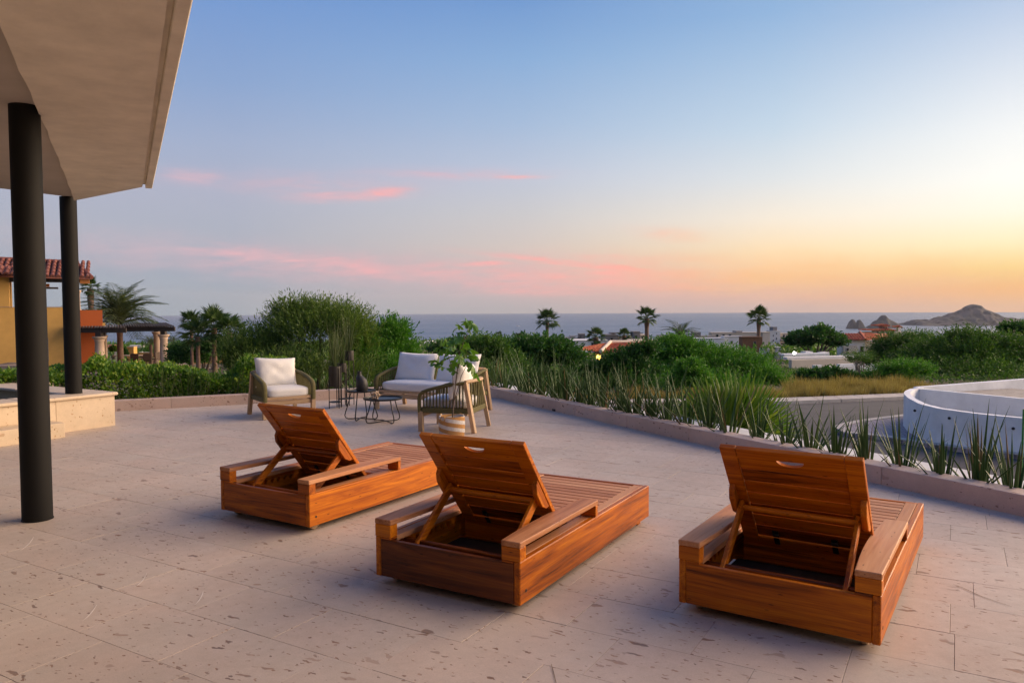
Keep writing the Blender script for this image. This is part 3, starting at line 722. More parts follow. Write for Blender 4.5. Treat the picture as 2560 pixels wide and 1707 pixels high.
# sofa
fs_ = Vector((-.48, -.877, 0)); ss = Vector((.877, -.48, 0)); fls = Vector((-2.043, 11.356, 0))
cs = fls + ss * .80 - fs_ * .295
sofa = rope_seat('rope_sofa', 1.66, (cs.x, cs.y, 0), rotz_from_front(fs_.x, fs_.y), 'olive rope and wood two seat sofa with white cushions', 'sofa', 21)
o = cushion_box(1.52, .60, .14, 'seat_cushion', M['linen']); place_on(o, sofa, (0, -.015, .35)); tag(o, 'long white seat cushion filling the sofa', 'cushion')
o = pillow(.74, .46, .18, 'back_cushion', M['linen'], 3); place_on(o, sofa, (-.385, .15, .61), R(-18), R(1)); tag(o, 'white back cushion at the sofa end by the black tables', 'cushion')
o = pillow(.74, .46, .18, 'back_cushion', M['linen'], 4); place_on(o, sofa, (.37, .15, .61), R(-18), R(-1)); tag(o, 'white sofa back cushion half hidden by the fig leaves', 'cushion')
# armchair seen from behind
f3 = Vector((-.965, .262, 0)); s3 = Vector((.262, .965, 0)); rn = Vector((-.459, 9.075, 0))
c3 = rn + s3 * .30 + f3 * .385
ch3 = rope_seat('rope_armchair', .70, (c3.x, c3.y, 0), rotz_from_front(f3.x, f3.y), 'olive rope and wood armchair turned away behind the potted fig', 'armchair', 11)
o = cushion_box(.56, .60, .12, 'seat_cushion', M['linen']); place_on(o, ch3, (0, -.015, .34)); tag(o, 'white seat cushion on the armchair behind the fig', 'cushion')
o = pillow(.58, .46, .17, 'back_cushion', M['linen'], 6); place_on(o, ch3, (.06, .15, .60), R(-17), R(-4)); tag(o, 'white back cushion showing above the armchair behind the fig', 'cushion')

# ================================================================== black tables
def wire_table(label, c, rt, h, ang, foot):
    root = empty('side_table', (c.x, c.y, 0)); tag(root, label, 'side table', 'round black metal tables')
    mb = MB(); mb.lathe([(rt - .012, h - .012), (rt, h - .010), (rt + .002, h + .012), (rt - .004, h + .013), (rt - .008, h - .003), (.01, h - .003)], n=48)
    o = mb.build('table_top', M['black_metal'], root); smooth_angle(o)
    for k in range(2):
        a = ang + k * math.pi / 2; d = Vector((math.cos(a), math.sin(a), 0)); lift = .022 if k else .012
        pts = []
        tp, ft = rt * .70, foot
        half = [d * tp + Vector((0, 0, h - .012)), d * (tp + (ft - tp) * .5) + Vector((0, 0, h * .52)), d * (ft - .012) + Vector((0, 0, .10)), d * ft + Vector((0, 0, .05)), d * (ft - .012) + Vector((0, 0, .02)), d * (ft - .045) + Vector((0, 0, .008)), d * (ft * .5) + Vector((0, 0, lift * .8)), Vector((0, 0, lift + .004))]
        pts = half + [Vector((-q.x, -q.y, q.z)) for q in reversed(half[:-1])]
        mb = MB(); mb.tube(pts, .0075, 8); o = mb.build('leg', M['black_metal'], root); smooth_angle(o, 60)
    return root
tc1 = floor_at(903, 1048); tc2 = floor_at(958, 1055)
H1, H2 = .392, .318
wire_table('taller black metal table with the black bottle vase on it', tc1, .195, H1, R(-8), .232)
wire_table('lower wider black metal table with the coral piece on it', tc2, .258, H2, R(42), .262)
vz = empty('bottle_vase', (tc1.x + .02, tc1.y - .01, H1 - .003)); tag(vz, 'tall black matte vase with an off centre neck, on the taller table', 'vase')
mb = MB(); prof = [(.001, 0), (.072, 0), (.078, .01), (.079, .09), (.074, .145), (.062, .178), (.044, .20), (.032, .215), (.027, .232), (.027, .268), (.023, .27), (.021, .262), (.001, .25)]
mb.lathe(prof, n=32, sh=lambda z: -.034 * min(1, max(0, (z - .13) / .085)))
o = mb.build('vase_body', plain('black_ceramic', (.014, .014, .015), .55, .1, bmp=.1), vz); smooth_angle(o, 60)
coral = empty('coral_ornament', (tc2.x - .085, tc2.y - .10, H2 - .003)); tag(coral, 'knobbly beige coral ornament on the lower black table', 'ornament')
mb = MB(); cr_ = random.Random(5)
def blob(mb, c, r, seed):
    bm = bmesh.new(); bmesh.ops.create_icosphere(bm, subdivisions=2, radius=r)
    rr = random.Random(seed)
    vs = [tuple(Vector(c) + v.co * rr.uniform(.85, 1.12)) for v in bm.verts]; fs = [tuple(v.index for v in f.verts) for f in bm.faces]
    bm.free(); mb.add(vs, fs)
blob(mb, (0, 0, .03), .034, 1)
for i in range(34):
    a, zz = cr_.uniform(0, 6.28), cr_.uniform(.01, .105); rad = .058 * (1 - .35 * abs(zz - .06) / .06)
    blob(mb, (rad * math.cos(a) * cr_.uniform(.6, 1), rad * math.sin(a) * cr_.uniform(.6, 1), zz), cr_.uniform(.010, .018), i)
o = mb.build('coral_body', plain('coral', (.50, .38, .27), .9, .2, 30, bmp=.4), coral); o.data.polygons.foreach_set('use_smooth', [True] * len(o.data.polygons))

# ================================================================== black plant stands with grasses
def blade_geo(base, d, length, width, bend, seg=5, twist=0.0):
    """tapering bent blade as a strip of quads"""
    d = Vector(d).normalized(); side = d.cross(Vector((0, 0, 1)))
    if side.length < 1e-3: side = Vector((1, 0, 0))
    side.normalize(); side = Matrix.Rotation(twist, 3, d) @ side
    hd = Vector((d.x, d.y, 0)); hd = hd.normalized() if hd.length > 1e-3 else Vector((1, 0, 0))
    vs, fs = [], []; p = Vector(base); step = length / seg; cur = d.copy()
    for i in range(seg + 1):
        wq = width * (1 - (i / seg) ** 2.2) * .5 + .0006
        vs += [p - side * wq, p + side * wq]
        cur = (cur + hd * bend / seg - Vector((0, 0, bend * .55 / seg))).normalized(); p = p + cur * step
    for i in range(seg): fs.append((2 * i, 2 * i + 1, 2 * i + 3, 2 * i + 2))
    return vs, fs
def reed_tuft(name, loc, n, ln, wd, spread, label, cat, mat, seed, group=None, parts=False, bend=.25):
    r = random.Random(seed); root = empty(name, loc); tag(root, label, cat, group)
    mb = MB()
    for i in range(n):
        a = r.uniform(0, 6.283); sp_ = spread * abs(r.gauss(0, .6)); rad = r.uniform(0, .045)
        base = (rad * math.cos(a), rad * math.sin(a), 0); d = (math.cos(a) * sp_, math.sin(a) * sp_, 1)
        mb.add(*blade_geo(base, d, ln * r.uniform(.55, 1.1), wd, r.uniform(.0, bend), 5, r.uniform(-1, 1)))
    mb.build('blades', M[mat], root); return root
def plant_stand(label, c, r, z0, z1, ring_z, ang, fat=False, ring=True):
    root = empty('plant_stand', (c.x, c.y, 0)); tag(root, label, 'plant stand', 'black plant stands before the hedge')
    mb = MB(); mb.lathe([(r * .96, z0), (r, z0 + .01), (r, z1), (r - .008, z1), (r - .01, z1 - .02), (.01, z1 - .025)], n=32); o = mb.build('pot', M['pot_metal'], root); smooth_angle(o)
    for k in range(3):
        a = ang + k * 2.0944; x, y = r * 1.04 * math.cos(a), r * 1.04 * math.sin(a)
        mb = MB(); mb.tube([(x, y, 0), (x, y, z1 - .03)], .007 if not fat else .012, 8); mb.build('leg', M['black_metal'], root)
    if ring:
        mb = MB(); mb.lathe([(r * 1.05, ring_z), (r * 1.05, ring_z + .012), (.01, ring_z + .012)], n=32); mb.build('shelf', M['black_metal'], root)
    return root
M['pot_metal'] = plain('pot_metal', (.02, .017, .012), .5, .15, 6)
sA, sB, sC = floor_at(874, 1012), floor_at(838, 1020), floor_at(856, 1016)
plant_stand('tallest black plant stand, nearest the sofa', sA, .075, .70, .855, .10, R(40))
plant_stand('black plant stand with the deep low pot, farthest from the sofa', sB, .085, .33, .64, .09, R(-35))
plant_stand('slim black plant stand between the deep pot and the tall stand', sC, .066, .535, .675, .115, R(-90), True)
reed_tuft('potted_reed', (sA.x, sA.y, .83), 46, .62, .007, .22, 'tuft of thin green reeds growing in the tallest black stand', 'reed plant', 'leaf_reed', 11)
reed_tuft('potted_reed', (sB.x, sB.y, .615), 55, .70, .007, .26, 'tuft of thin green reeds growing in the deep low pot', 'reed plant', 'leaf_reed', 12)
reed_tuft('potted_reed', (sC.x, sC.y, .65), 46, .66, .007, .26, 'tuft of thin green reeds growing in the slim middle stand', 'reed plant', 'leaf_reed', 13)

# ================================================================== potted fig in a basket
bc = floor_at(1128, 1094.5); bc = Vector((bc.x, bc.y + .10, 0))
bas = empty('woven_basket', tuple(bc)); tag(bas, 'round woven basket with white and straw stripes holding the fig', 'basket')
def basket_mat():
    m, t, b = new_mat('basket_weave'); tcn = t.node('ShaderNodeTexCoord'); x, y, z = t.xyz(tcn.outputs['Object'])
    ang = t.m('ARCTAN2', y, x); q = t.m('ADD', t.m('MULTIPLY', z, 11.0), t.m('MULTIPLY', ang, 2 / 6.28319))
    s = t.m('FRACT', q); white = t.m('GREATER_THAN', s, .52)
    st = t.m('SINE', t.m('MULTIPLY', ang, 110)); n = t.noise(tcn.outputs['Object'], 60, 3)
    straw = t.mix(t.rng(st, -1, 1, 0, 1), (.36, .17, .05), (.55, .29, .095)); wh = t.mix(t.rng(st, -1, 1, 0, 1), (.50, .48, .46), (.72, .70, .68))
    c = t.mix(white, straw, wh); c = t.mix(t.rng(n, .3, .7, 0, .25), c, (.3, .2, .1)); t.link(c, b.inputs['Base Color']); b.inputs['Roughness'].default_value = .85
    bump(t, b, st, .5, .004); return m
mb = MB(); prof = []
for i in range(57):
    z = .245 * i / 56; prof.append((.142 + .012 * math.sin(math.pi * z / .30) + .0028 * abs(math.sin(i * math.pi / 3.5)), z))
prof += [(.143, .246), (.138, .243), (.135, .16), (.01, .16)]
M['basket'] = basket_mat(); o = mb.lathe(prof, n=64) and mb.build('basket_body', M['basket'], bas); o.data.polygons.foreach_set('use_smooth', [True] * len(o.data.polygons))
for a in (R(235), R(55)):
    mb = MB(); c0 = Vector((math.cos(a), math.sin(a), 0)); tdir = Vector((-c0.y, c0.x, 0)); pts = [c0 * (.155 + .012 * math.sin(q / 2)) + tdir * (.028 * math.cos(q)) + Vector((0, 0, .225 + .028 * math.sin(q))) for q in [6.283 * k / 16 for k in range(17)]]
    mb.tube(pts, .0055, 6); mb.build('handle', plain('straw_rope', (.42, .23, .08), .9), bas)
mb = MB(); mb.lathe([(.134, .19), (.09, .205), (.01, .21)], n=24); mb.build('potting_soil', M['soil'], bas)
fig = empty('fig_tree', (bc.x, bc.y, .20)); tag(fig, 'young fig tree with thin stems and lobed leaves in the basket', 'fig tree')
def fpt(px, py, dy=0): q = at(px, py, bc.y + dy); return Vector((q.x - bc.x, q.y - bc.y, q.z - .20))
stems = [[fpt(1131, 1050), fpt(1134, 1010, .01), fpt(1139, 960, .0), fpt(1144, 922, -.02), fpt(1150, 880, 0), fpt(1160, 852, .02), fpt(1162, 832, .03)],
         [fpt(1134, 1012, .01), fpt(1133, 960, .05), fpt(1131, 925, .07), fpt(1124, 900, .08), fpt(1118, 880, .08)],
         [fpt(1136, 1000, .0), fpt(1146, 968, -.04), fpt(1153, 940, -.06), fpt(1163, 920, -.08), fpt(1172, 905, -.1)],
         [fpt(1144, 920, -.02), fpt(1154, 900, -.08), fpt(1170, 880, -.1)], [fpt(1150, 880, 0), fpt(1136, 868, .05), fpt(1122, 858, .07)], [fpt(1160, 852, .02), fpt(1168, 838, 0), fpt(1172, 826, 0)]]
for k, s in enumerate(stems):
    mb = MB(); r0 = .0095 if k == 0 else .0055; mb.tube(s, [r0 * (1 - .62 * i / (len(s) - 1)) for i in range(len(s))], 7); o = mb.build('stem', M['bark'], fig); smooth_angle(o, 60)
def fig_leaf(seed):
    r = random.Random(seed); pts = []
    lobes = [(-2.15, .62), (-1.15, .86), (-.45, .93), (0, 1.06), (.45, .93), (1.15, .86), (2.15, .62)]
    for i, (a, ln) in enumerate(lobes):
        ln *= r.uniform(.9, 1.1); wv = .25
        pts += [(a - wv, ln * .86), (a - wv * .45, ln * .98), (a + wv * .45, ln * .98), (a + wv, ln * .86)]
        if i < len(lobes) - 1: am = (a + lobes[i + 1][0]) / 2; pts.append((am, .50))
    vs = [Vector((0, 0, 0)), Vector((0, -.0, 0))]; vs = [Vector((0, 0, 0))] + [Vector((math.sin(a) * l * .5, math.cos(a) * l * .62 + .0, -.22 * (l * math.sin(a)) ** 2 - .10 * l * l * max(0, math.cos(a)))) for a, l in pts]
    me = bpy.data.meshes.new('leaf'); n = len(pts); me.from_pydata([tuple(v) for v in vs], [], [(0, i + 1, (i + 1) % n + 1) for i in range(n - 1)]); me.update()
    me.materials.append(M['leaf_fig']); return me
fl_me = [fig_leaf(k) for k in range(4)]; fr = random.Random(9)
leaf_px = [(1146, 812), (1160, 806), (1180, 810), (1172, 818), (1190, 826), (1150, 830), (1168, 800), (1138, 822), (1142, 845), (1150, 850), (1136, 855), (1158, 862), (1170, 860), (1175, 872),
           (1112, 848), (1102, 852), (1118, 856), (1094, 868), (1104, 875), (1114, 880), (1090, 900), (1098, 908), (1108, 898), (1130, 868), (1140, 880), (1150, 890), (1160, 880), (1172, 890), (1180, 885), (1184, 900),
           (1178, 915), (1186, 925), (1192, 935), (1140, 905), (1136, 925), (1130, 890), (1165, 905), (1104, 915), (1126, 878), (1155, 870)]
for k, (px, py) in enumerate(leaf_px):
    pos = fpt(px, py, fr.uniform(-.16, .14)); o = link('leaf', fl_me[k % 4], None, fig, pos)
    out = Vector((pos.x - .03, pos.y, 0)); a = math.atan2(out.y, out.x) if out.length > .02 else fr.uniform(0, 6.28)
    o.rotation_euler = (R(fr.uniform(-75, 25)), R(fr.uniform(-40, 40)), a - math.pi / 2 + fr.uniform(-.7, .7)); s = fr.uniform(.14, .195); o.scale = (s, s, s)
# ================================================================== terrain, sea, road
SEA_Z = -60.0
def sstep(a, b, x): t = np.clip((x - a) / (b - a), 0, 1); return t * t * (3 - 2 * t)
def terrain_z(x, y):
    s = (x - KC.x) * NR.x + (y - KC.y) * NR.y        # beyond the long curb
    t = (x - KC.x) * NL.x + (y - KC.y) * NL.y        # beyond the hedge curb
    left = -.42 - 2.15 * sstep(3, 38, t)
    right = -2.06 + 0 * x
    k = sstep(.35, .75, s)
    near = left * (1 - k) + right * k
    k2 = sstep(26, 36, y) * sstep(-16, -8, x); near = near * (1 - k2) + np.minimum(near, -2.2) * k2
    far = -2.3 - .0445 * np.maximum(y - 34 - 18 * sstep(-8, -20, x), 0)
    k3 = sstep(34, 52, y)
    z = near * (1 - k3) + np.minimum(near, far) * k3
    bumps = .25 * np.sin(x * .21 + 1) * np.sin(y * .17) * sstep(38, 70, y) + 2.0 * np.sin(x * .011 + 2) * np.sin(y * .013) * sstep(150, 400, y)
    z = z + bumps
    inside = (s < .2) & (t < .15)
    z = np.where(inside, np.minimum(z, -.5), z)
    return np.maximum(z, SEA_Z - 4)
ys = np.concatenate([np.arange(-30, 60, .75), np.geomspace(60, 1700, 90)])
xs = np.concatenate([-np.geomspace(40, 2600, 46)[::-1], np.arange(-39, 39, .75), np.geomspace(40, 2600, 46)])
XX, YY = np.meshgrid(xs, ys); ZZ = terrain_z(XX, YY)
verts = np.stack([XX, YY, ZZ], -1).reshape(-1, 3); nx, ny = len(xs), len(ys)
I = (np.arange(ny - 1)[:, None] * nx + np.arange(nx - 1)[None, :]).ravel()
def ground_mat():
    m, t, b = new_mat('dry_ground'); geo = t.node('ShaderNodeNewGeometry'); p = geo.outputs['Position']
    n1 = t.noise(p, .12, 5, .6); n2 = t.noise(p, 1.6, 4, .6)
    c = t.mix(t.rng(n1, .4, .6, 0, 1), (.17, .125, .075), (.075, .085, .03)); c = t.mix(t.rng(n2, .4, .65, 0, .7), c, (.10, .075, .04))
    t.link(c, b.inputs['Base Color']); b.inputs['Roughness'].default_value = .95; bump(t, b, n2, .6, .2); return m
o = big_mesh('ground', verts, np.stack([I, I + 1, I + nx + 1, I + nx], -1), ground_mat()); tag(o, kind='structure')
o.data.polygons.foreach_set('use_smooth', [True] * len(o.data.polygons))

def sea_mat():
    m, t, b = new_mat('sea_water'); geo = t.node('ShaderNodeNewGeometry'); p = geo.outputs['Position']
    n1 = t.noise(t.mapping(p, (.02, .05, 1)), 1, 6, .65); n2 = t.noise(t.mapping(p, (.0012, .006, 1)), 1, 4, .6)
    t.link(t.mix(t.rng(n2, .35, .65, 0, 1), (.075, .135, .22), (.11, .18, .27)), b.inputs['Base Color'])
    t.link(t.rng(n2, .35, .65, .30, .48), b.inputs['Roughness']); b.inputs['IOR'].default_value = 1.33; b.inputs['Specular IOR Level'].default_value = .5
    bump(t, b, n1, .8, 14.0); return m
RS = 61.5 / .0067; n = 180; mbs = MB(); pts = [(RS * math.sin(2 * math.pi * i / n), RS * math.cos(2 * math.pi * i / n)) for i in range(n)]
mbs.add([(0, 0, SEA_Z)] + [(x, y, SEA_Z) for x, y in pts], [(0, (i + 1) % n + 1, i + 1) for i in range(n)])
tag(mbs.build('sea', sea_mat()), kind='structure')

# road, pavement and apron: sheets that follow the ground
def ribbon(name, left, right, mat, h, kind='structure', z=None, parent=None, thick=None):
    vs, fs = [], []
    for a, b in zip(left, right):
        for q in (a, b): vs.append((q.x, q.y, (z if z is not None else q.z) + h))
    k = len(left)
    for i in range(k - 1): fs.append((2 * i, 2 * i + 1, 2 * i + 3, 2 * i + 2))
    if thick:
        m_ = len(vs); vs += [(x, y, zz - thick) for x, y, zz in vs]
        for i in range(k - 1):
            fs += [(m_ + 2 * i, m_ + 2 * i + 2, 2 * i + 2, 2 * i), (2 * i + 1, 2 * i + 3, m_ + 2 * i + 3, m_ + 2 * i + 1)]
        fs += [(0, 1, m_ + 1, m_), (2 * k - 2, m_ + 2 * k - 2, m_ + 2 * k - 1, 2 * k - 1)]
    mb = MB(); mb.add(vs, fs); me = mb.mesh(name); bm = bmesh.new(); bm.from_mesh(me); bmesh.ops.recalc_face_normals(bm, faces=bm.faces); bm.to_mesh(me); bm.free()
    o = link(name, me, M[mat] if mat in M else mat, parent)
    if kind: tag(o, kind=kind)
    return o
RZ = -2.03
def rp(px, py, z=RZ): return floor_at(px, py, z)
def poly_line(pts, n):
    pts = [Vector(p) for p in pts]; ln = [0]
    for a, b in zip(pts, pts[1:]): ln.append(ln[-1] + (b - a).length)
    out = []
    for k in range(n):
        t = ln[-1] * k / (n - 1); i = max(0, min(len(pts) - 2, int(np.searchsorted(ln, t)) - 1)); f = (t - ln[i]) / max(1e-6, ln[i + 1] - ln[i]); out.append(pts[i].lerp(pts[i + 1], f))
    return out
far_edge = [rp(1540, 1016), rp(1700, 1014), rp(1953, 1012.5), rp(2120, 1006), rp(2257, 1000), rp(2420, 994)]
road = ribbon('road', poly_line([Vector((far_edge[0].x - 9, far_edge[0].y - 5, RZ))] + far_edge + [Vector((40, 27, RZ))], 30), poly_line([Vector((-1.5, 16, RZ)), Vector((3, 8.8, RZ)), Vector((7.5, 3, RZ)), Vector((14, -8, RZ)), Vector((40, -14, RZ))], 30), 'asphalt', .012)
wk = [q + Vector((0, .05, 0)) for q in far_edge]; wk2 = [q + Vector((.15, 1.05, 0)) for q in wk]
pave = empty('pavement', (0, 0, RZ)); tag(pave, kind='structure')
pl1, pl2 = poly_line([Vector((wk[0].x - 9, wk[0].y - 5, RZ))] + wk, 27), poly_line([Vector((wk2[0].x - 9, wk2[0].y - 5, RZ))] + wk2, 27)
for i in range(26):
    e1, e2 = pl1[i].lerp(pl1[i + 1], .012), pl1[i].lerp(pl1[i + 1], .988); g1, g2 = pl2[i].lerp(pl2[i + 1], .012), pl2[i].lerp(pl2[i + 1], .988)
    o = ribbon('concrete_slab', [e1, e2], [g1, g2], 'concrete', .13, None, RZ, None, .2); o.parent = pave; o.location = (0, 0, -RZ)
# driveway apron with kerb in front of the white wall
kerb_px = [(2085, 1070.5), (2150, 1060), (2257, 1045)]
ap_in = [rp(2258, 1071), rp(2330, 1085), rp(2450, 1104), rp(2560, 1121), rp(2680, 1139)]
ap_out = [rp(2082, 1075), rp(2110, 1092), rp(2200, 1101), rp(2300, 1118), rp(2420, 1134), rp(2560, 1151), rp(2700, 1168)]
ap_top = [rp(2082, 1075), rp(2112, 1066), rp(2170, 1056), rp(2257, 1045)]
def apron_mat():
    m, t, b = new_mat('apron_pavers'); geo = t.node('ShaderNodeNewGeometry'); p = t.mapping(geo.outputs['Position'], (1, 1, 1), (0, 0, R(18)))
    br = t.node('ShaderNodeTexBrick'); t.link(p, br.inputs['Vector']); br.inputs['Scale'].default_value = 2.2
    br.inputs['Color1'].default_value = (.30, .26, .29, 1); br.inputs['Color2'].default_value = (.38, .34, .37, 1); br.inputs['Mortar'].default_value = (.17, .15, .16, 1); br.inputs['Mortar Size'].default_value = .03
    t.link(br.outputs['Color'], b.inputs['Base Color']); b.inputs['Roughness'].default_value = .85; bump(t, b, br.outputs['Fac'], -.4, .02); return m
mb = MB(); pol = [(q.x, q.y) for q in ap_top + [rp(2275, 1040)] + [q + Vector((.5, .6, 0)) for q in ap_in] + list(reversed(ap_out[1:]))]
ar = sum(pol[i][0] * pol[(i + 1) % len(pol)][1] - pol[(i + 1) % len(pol)][0] * pol[i][1] for i in range(len(pol)))
if ar < 0: pol.reverse()
mb.prism(pol, RZ - .2, RZ + .11); tag(mb.build('driveway_apron', apron_mat()), kind='structure')
for nm, ln in (('kerb', [rp(2257, 1045.2)] + list(reversed(ap_top[:-1])) + ap_out[1:]),):
    kk = poly_line(ln, 26); kr = empty('kerb', (0, 0, RZ)); tag(kr, kind='structure')
    nn = []
    for i in range(26):
        d = (kk[min(i + 1, 25)] - kk[max(i - 1, 0)]).normalized(); nn.append(Vector((-d.y, d.x, 0)))
    for i in range(25):
        o = ribbon('kerb_stone', [kk[i], kk[i].lerp(kk[i + 1], .985)], [kk[i] + nn[i] * .26, (kk[i] + nn[i] * .26).lerp(kk[i + 1] + nn[i + 1] * .26, .985)], 'concrete', .128, None, RZ, None, .2); o.parent = kr; o.location = (0, 0, -RZ)

# ================================================================== white curved driveway wall
wallr = empty('curved_white_wall', tuple(rp(2258, 1071))); tag(wallr, 'curved white driveway wall beside the road, rounded at its end', 'wall')
WO = rp(2258, 1071)
def wall_strip(name, path, tops, thick, zb, parent=wallr, n=28, mat='drive_wall', side=1):
    pp = poly_line(path, n); tz = np.interp(np.linspace(0, 1, n), np.linspace(0, 1, len(tops)), tops)
    nrm = []
    for i in range(n):
        d = (pp[min(i + 1, n - 1)] - pp[max(i - 1, 0)]).normalized(); nrm.append(Vector((-d.y, d.x, 0)) * side)
    vs, fs = [], []
    for i in range(n):
        a, b = pp[i], pp[i] + nrm[i] * thick
        vs += [(a.x - WO.x, a.y - WO.y, zb - WO.z), (a.x - WO.x, a.y - WO.y, tz[i] - WO.z), (b.x - WO.x, b.y - WO.y, tz[i] - WO.z), (b.x - WO.x, b.y - WO.y, zb - WO.z)]
    for i in range(n - 1):
        for k in range(4): fs.append((4 * i + k, 4 * i + (k + 1) % 4, 4 * i + 4 + (k + 1) % 4, 4 * i + 4 + k))
    fs += [(0, 1, 2, 3), tuple(4 * (n - 1) + k for k in (3, 2, 1, 0))]
    mb = MB(); mb.add(vs, fs); me = mb.mesh(name); bm = bmesh.new(); bm.from_mesh(me); bmesh.ops.recalc_face_normals(bm, faces=bm.faces); bm.to_mesh(me); bm.free()
    o = link(name, me, M[mat], parent); smooth_angle(o, 35); return o
tip = rp(2258, 1071); T_Z = -.985
near = [floor_at(2296, 968.5, T_Z), floor_at(2275, 971.5, T_Z), floor_at(2262, 977, T_Z), floor_at(2259, 983, T_Z), floor_at(2270, 993, T_Z), floor_at(2300, 1006, T_Z), floor_at(2345, 1018, T_Z - .03), floor_at(2440, 1033, T_Z - .08), floor_at(2560, 1046, T_Z - .12), floor_at(2700, 1060, T_Z - .15)]
for q in near: q.z = 0
wall_strip('outer_wall', near, [T_Z, T_Z, T_Z - .02, T_Z - .05, T_Z - .10, T_Z - .14], .17, RZ - .3, side=1)
inner = [floor_at(2298, 971.5, T_Z), floor_at(2380, 979, T_Z), floor_at(2470, 987.5, T_Z), floor_at(2560, 996.5, T_Z), floor_at(2700, 1010, T_Z)]
wall_strip('inner_wall', inner, [T_Z - .005] * 2, .16, RZ - .3, side=1)
back_ = [floor_at(2297, 968.3, T_Z), floor_at(2400, 959.5, T_Z + .05), floor_at(2480, 953, T_Z + .08), floor_at(2560, 946.7, T_Z + .1), floor_at(2760, 933, T_Z + .12)]
wall_strip('back_wall', back_, [T_Z + .002, T_Z + .05, T_Z + .08, T_Z + .1, T_Z + .12], .2, RZ - .3, side=1)
# timber deck between the walls, board by board
dk0, dk1 = inner[0] + Vector((.3, .3, 0)), inner[-1] + Vector((.2, .3, 0)); du = (dk1 - dk0).normalized(); dn = Vector((-du.y, du.x, 0))
deck = empty('timber_deck', (dk0.x, dk0.y, T_Z - .19)); tag(deck, 'pale timber deck enclosed by the white driveway walls', 'deck')
bd = (back_[3] - back_[0]); bd.z = 0
for i in range(24):
    p = dk0 + du * 0 + dn * (.12 + i * .155)
    # where the board meets the back wall
    b0_ = back_[0].copy(); den = du.x * bd.y - du.y * bd.x
    s_ = ((b0_.x - p.x) * bd.y - (b0_.y - p.y) * bd.x) / den if abs(den) > 1e-6 else 0
    s_ = max(s_, 0) + .12
    if s_ > 9: break
    mb = MB(); mb.bar((p.x - dk0.x + du.x * s_, p.y - dk0.y + du.y * s_, 0), (p.x - dk0.x + du.x * 9.5, p.y - dk0.y + du.y * 9.5, 0), .148, .03); mb.build('deck_board', M['concrete_board'] if 'concrete_board' in M else M.setdefault('concrete_board', plain('grey_boards', (.36, .32, .27), .85, .2, 4)), deck)
pole = at(2557, 1040, 15.5); mb = MB(); mb.tube([(0, 0, 0), (.03, .02, 1.4)], .02, 8); o = mb.build('green_stake', plain('green_paint', (.04, .22, .03), .6), None, loc=(pole.x, pole.y, -2.02)); tag(o, 'thin green stake by the white wall at the picture edge', 'stake')

# ================================================================== foliage builders
def unit(v): return v / np.maximum(np.linalg.norm(v, axis=-1, keepdims=True), 1e-9)
def leaves(c, d, length, width, g):
    """rhombic leaves: centres c, directions d"""
    n = len(c); rnd = unit(g.normal(size=(n, 3))); side = unit(np.cross(d, rnd)); nor = np.cross(side, d)
    L_a = (length * g.uniform(.65, 1.3, n))[:, None]; W_a = (width * g.uniform(.7, 1.25, n))[:, None]
    v = np.stack([c, c + d * L_a * .5 + side * W_a * .5 + nor * L_a * .06, c + d * L_a, c + d * L_a * .5 - side * W_a * .5 + nor * L_a * .06], 1)
    return v.reshape(-1, 3), np.arange(n * 4).reshape(n, 4)
def sprays(g, blobs, n_twigs, twig_len, per_twig, up=.35, jit=.5, shell=.35, low_cut=None):
    """twigs through ellipsoid blobs (cx,cy,cz,rx,ry,rz,weight): leaf base points and directions"""
    wts = np.array([b[6] for b in blobs], float); wts /= wts.sum(); idx = g.choice(len(blobs), n_twigs, p=wts)
    B = np.array([b[:6] for b in blobs]); c = B[idx, :3]; r = B[idx, 3:6]
    u = unit(g.normal(size=(n_twigs, 3))); u[:, 2] = np.where(u[:, 2] < -.35, -u[:, 2] * .6, u[:, 2]); u = unit(u)
    rad = 1 - shell * g.uniform(0, 1, n_twigs) ** 1.5
    # clumping: quantise some of the directions so that sprays gather and leave gaps
    k = max(6, n_twigs // 34); cl = unit(g.normal(size=(k, 3))); cl[:, 2] = np.abs(cl[:, 2]) * 1.1 - .2; cl = unit(cl); pick = g.integers(0, k, n_twigs)
    mixk = g.uniform(.55, .97, n_twigs)[:, None]; u = unit(u * (1 - mixk) + cl[pick] * mixk)
    s = c + u * r * rad[:, None] * .92
    d = unit(u * r / r.max(axis=1, keepdims=True) + np.array([0, 0, up]) + g.normal(size=(n_twigs, 3)) * jit * .5)
    t = np.tile(np.linspace(.05, 1, per_twig), (n_twigs, 1)) + g.uniform(-.05, .05, (n_twigs, per_twig))
    tl = twig_len * g.uniform(.5, 1.35, n_twigs)
    p = s[:, None, :] + d[:, None, :] * (t * tl[:, None])[:, :, None] + g.normal(size=(n_twigs, per_twig, 3)) * twig_len * .035
    ld = unit(d[:, None, :] * 1.0 + g.normal(size=(n_twigs, per_twig, 3)) * jit)
    p = p.reshape(-1, 3); ld = ld.reshape(-1, 3)
    return p, ld
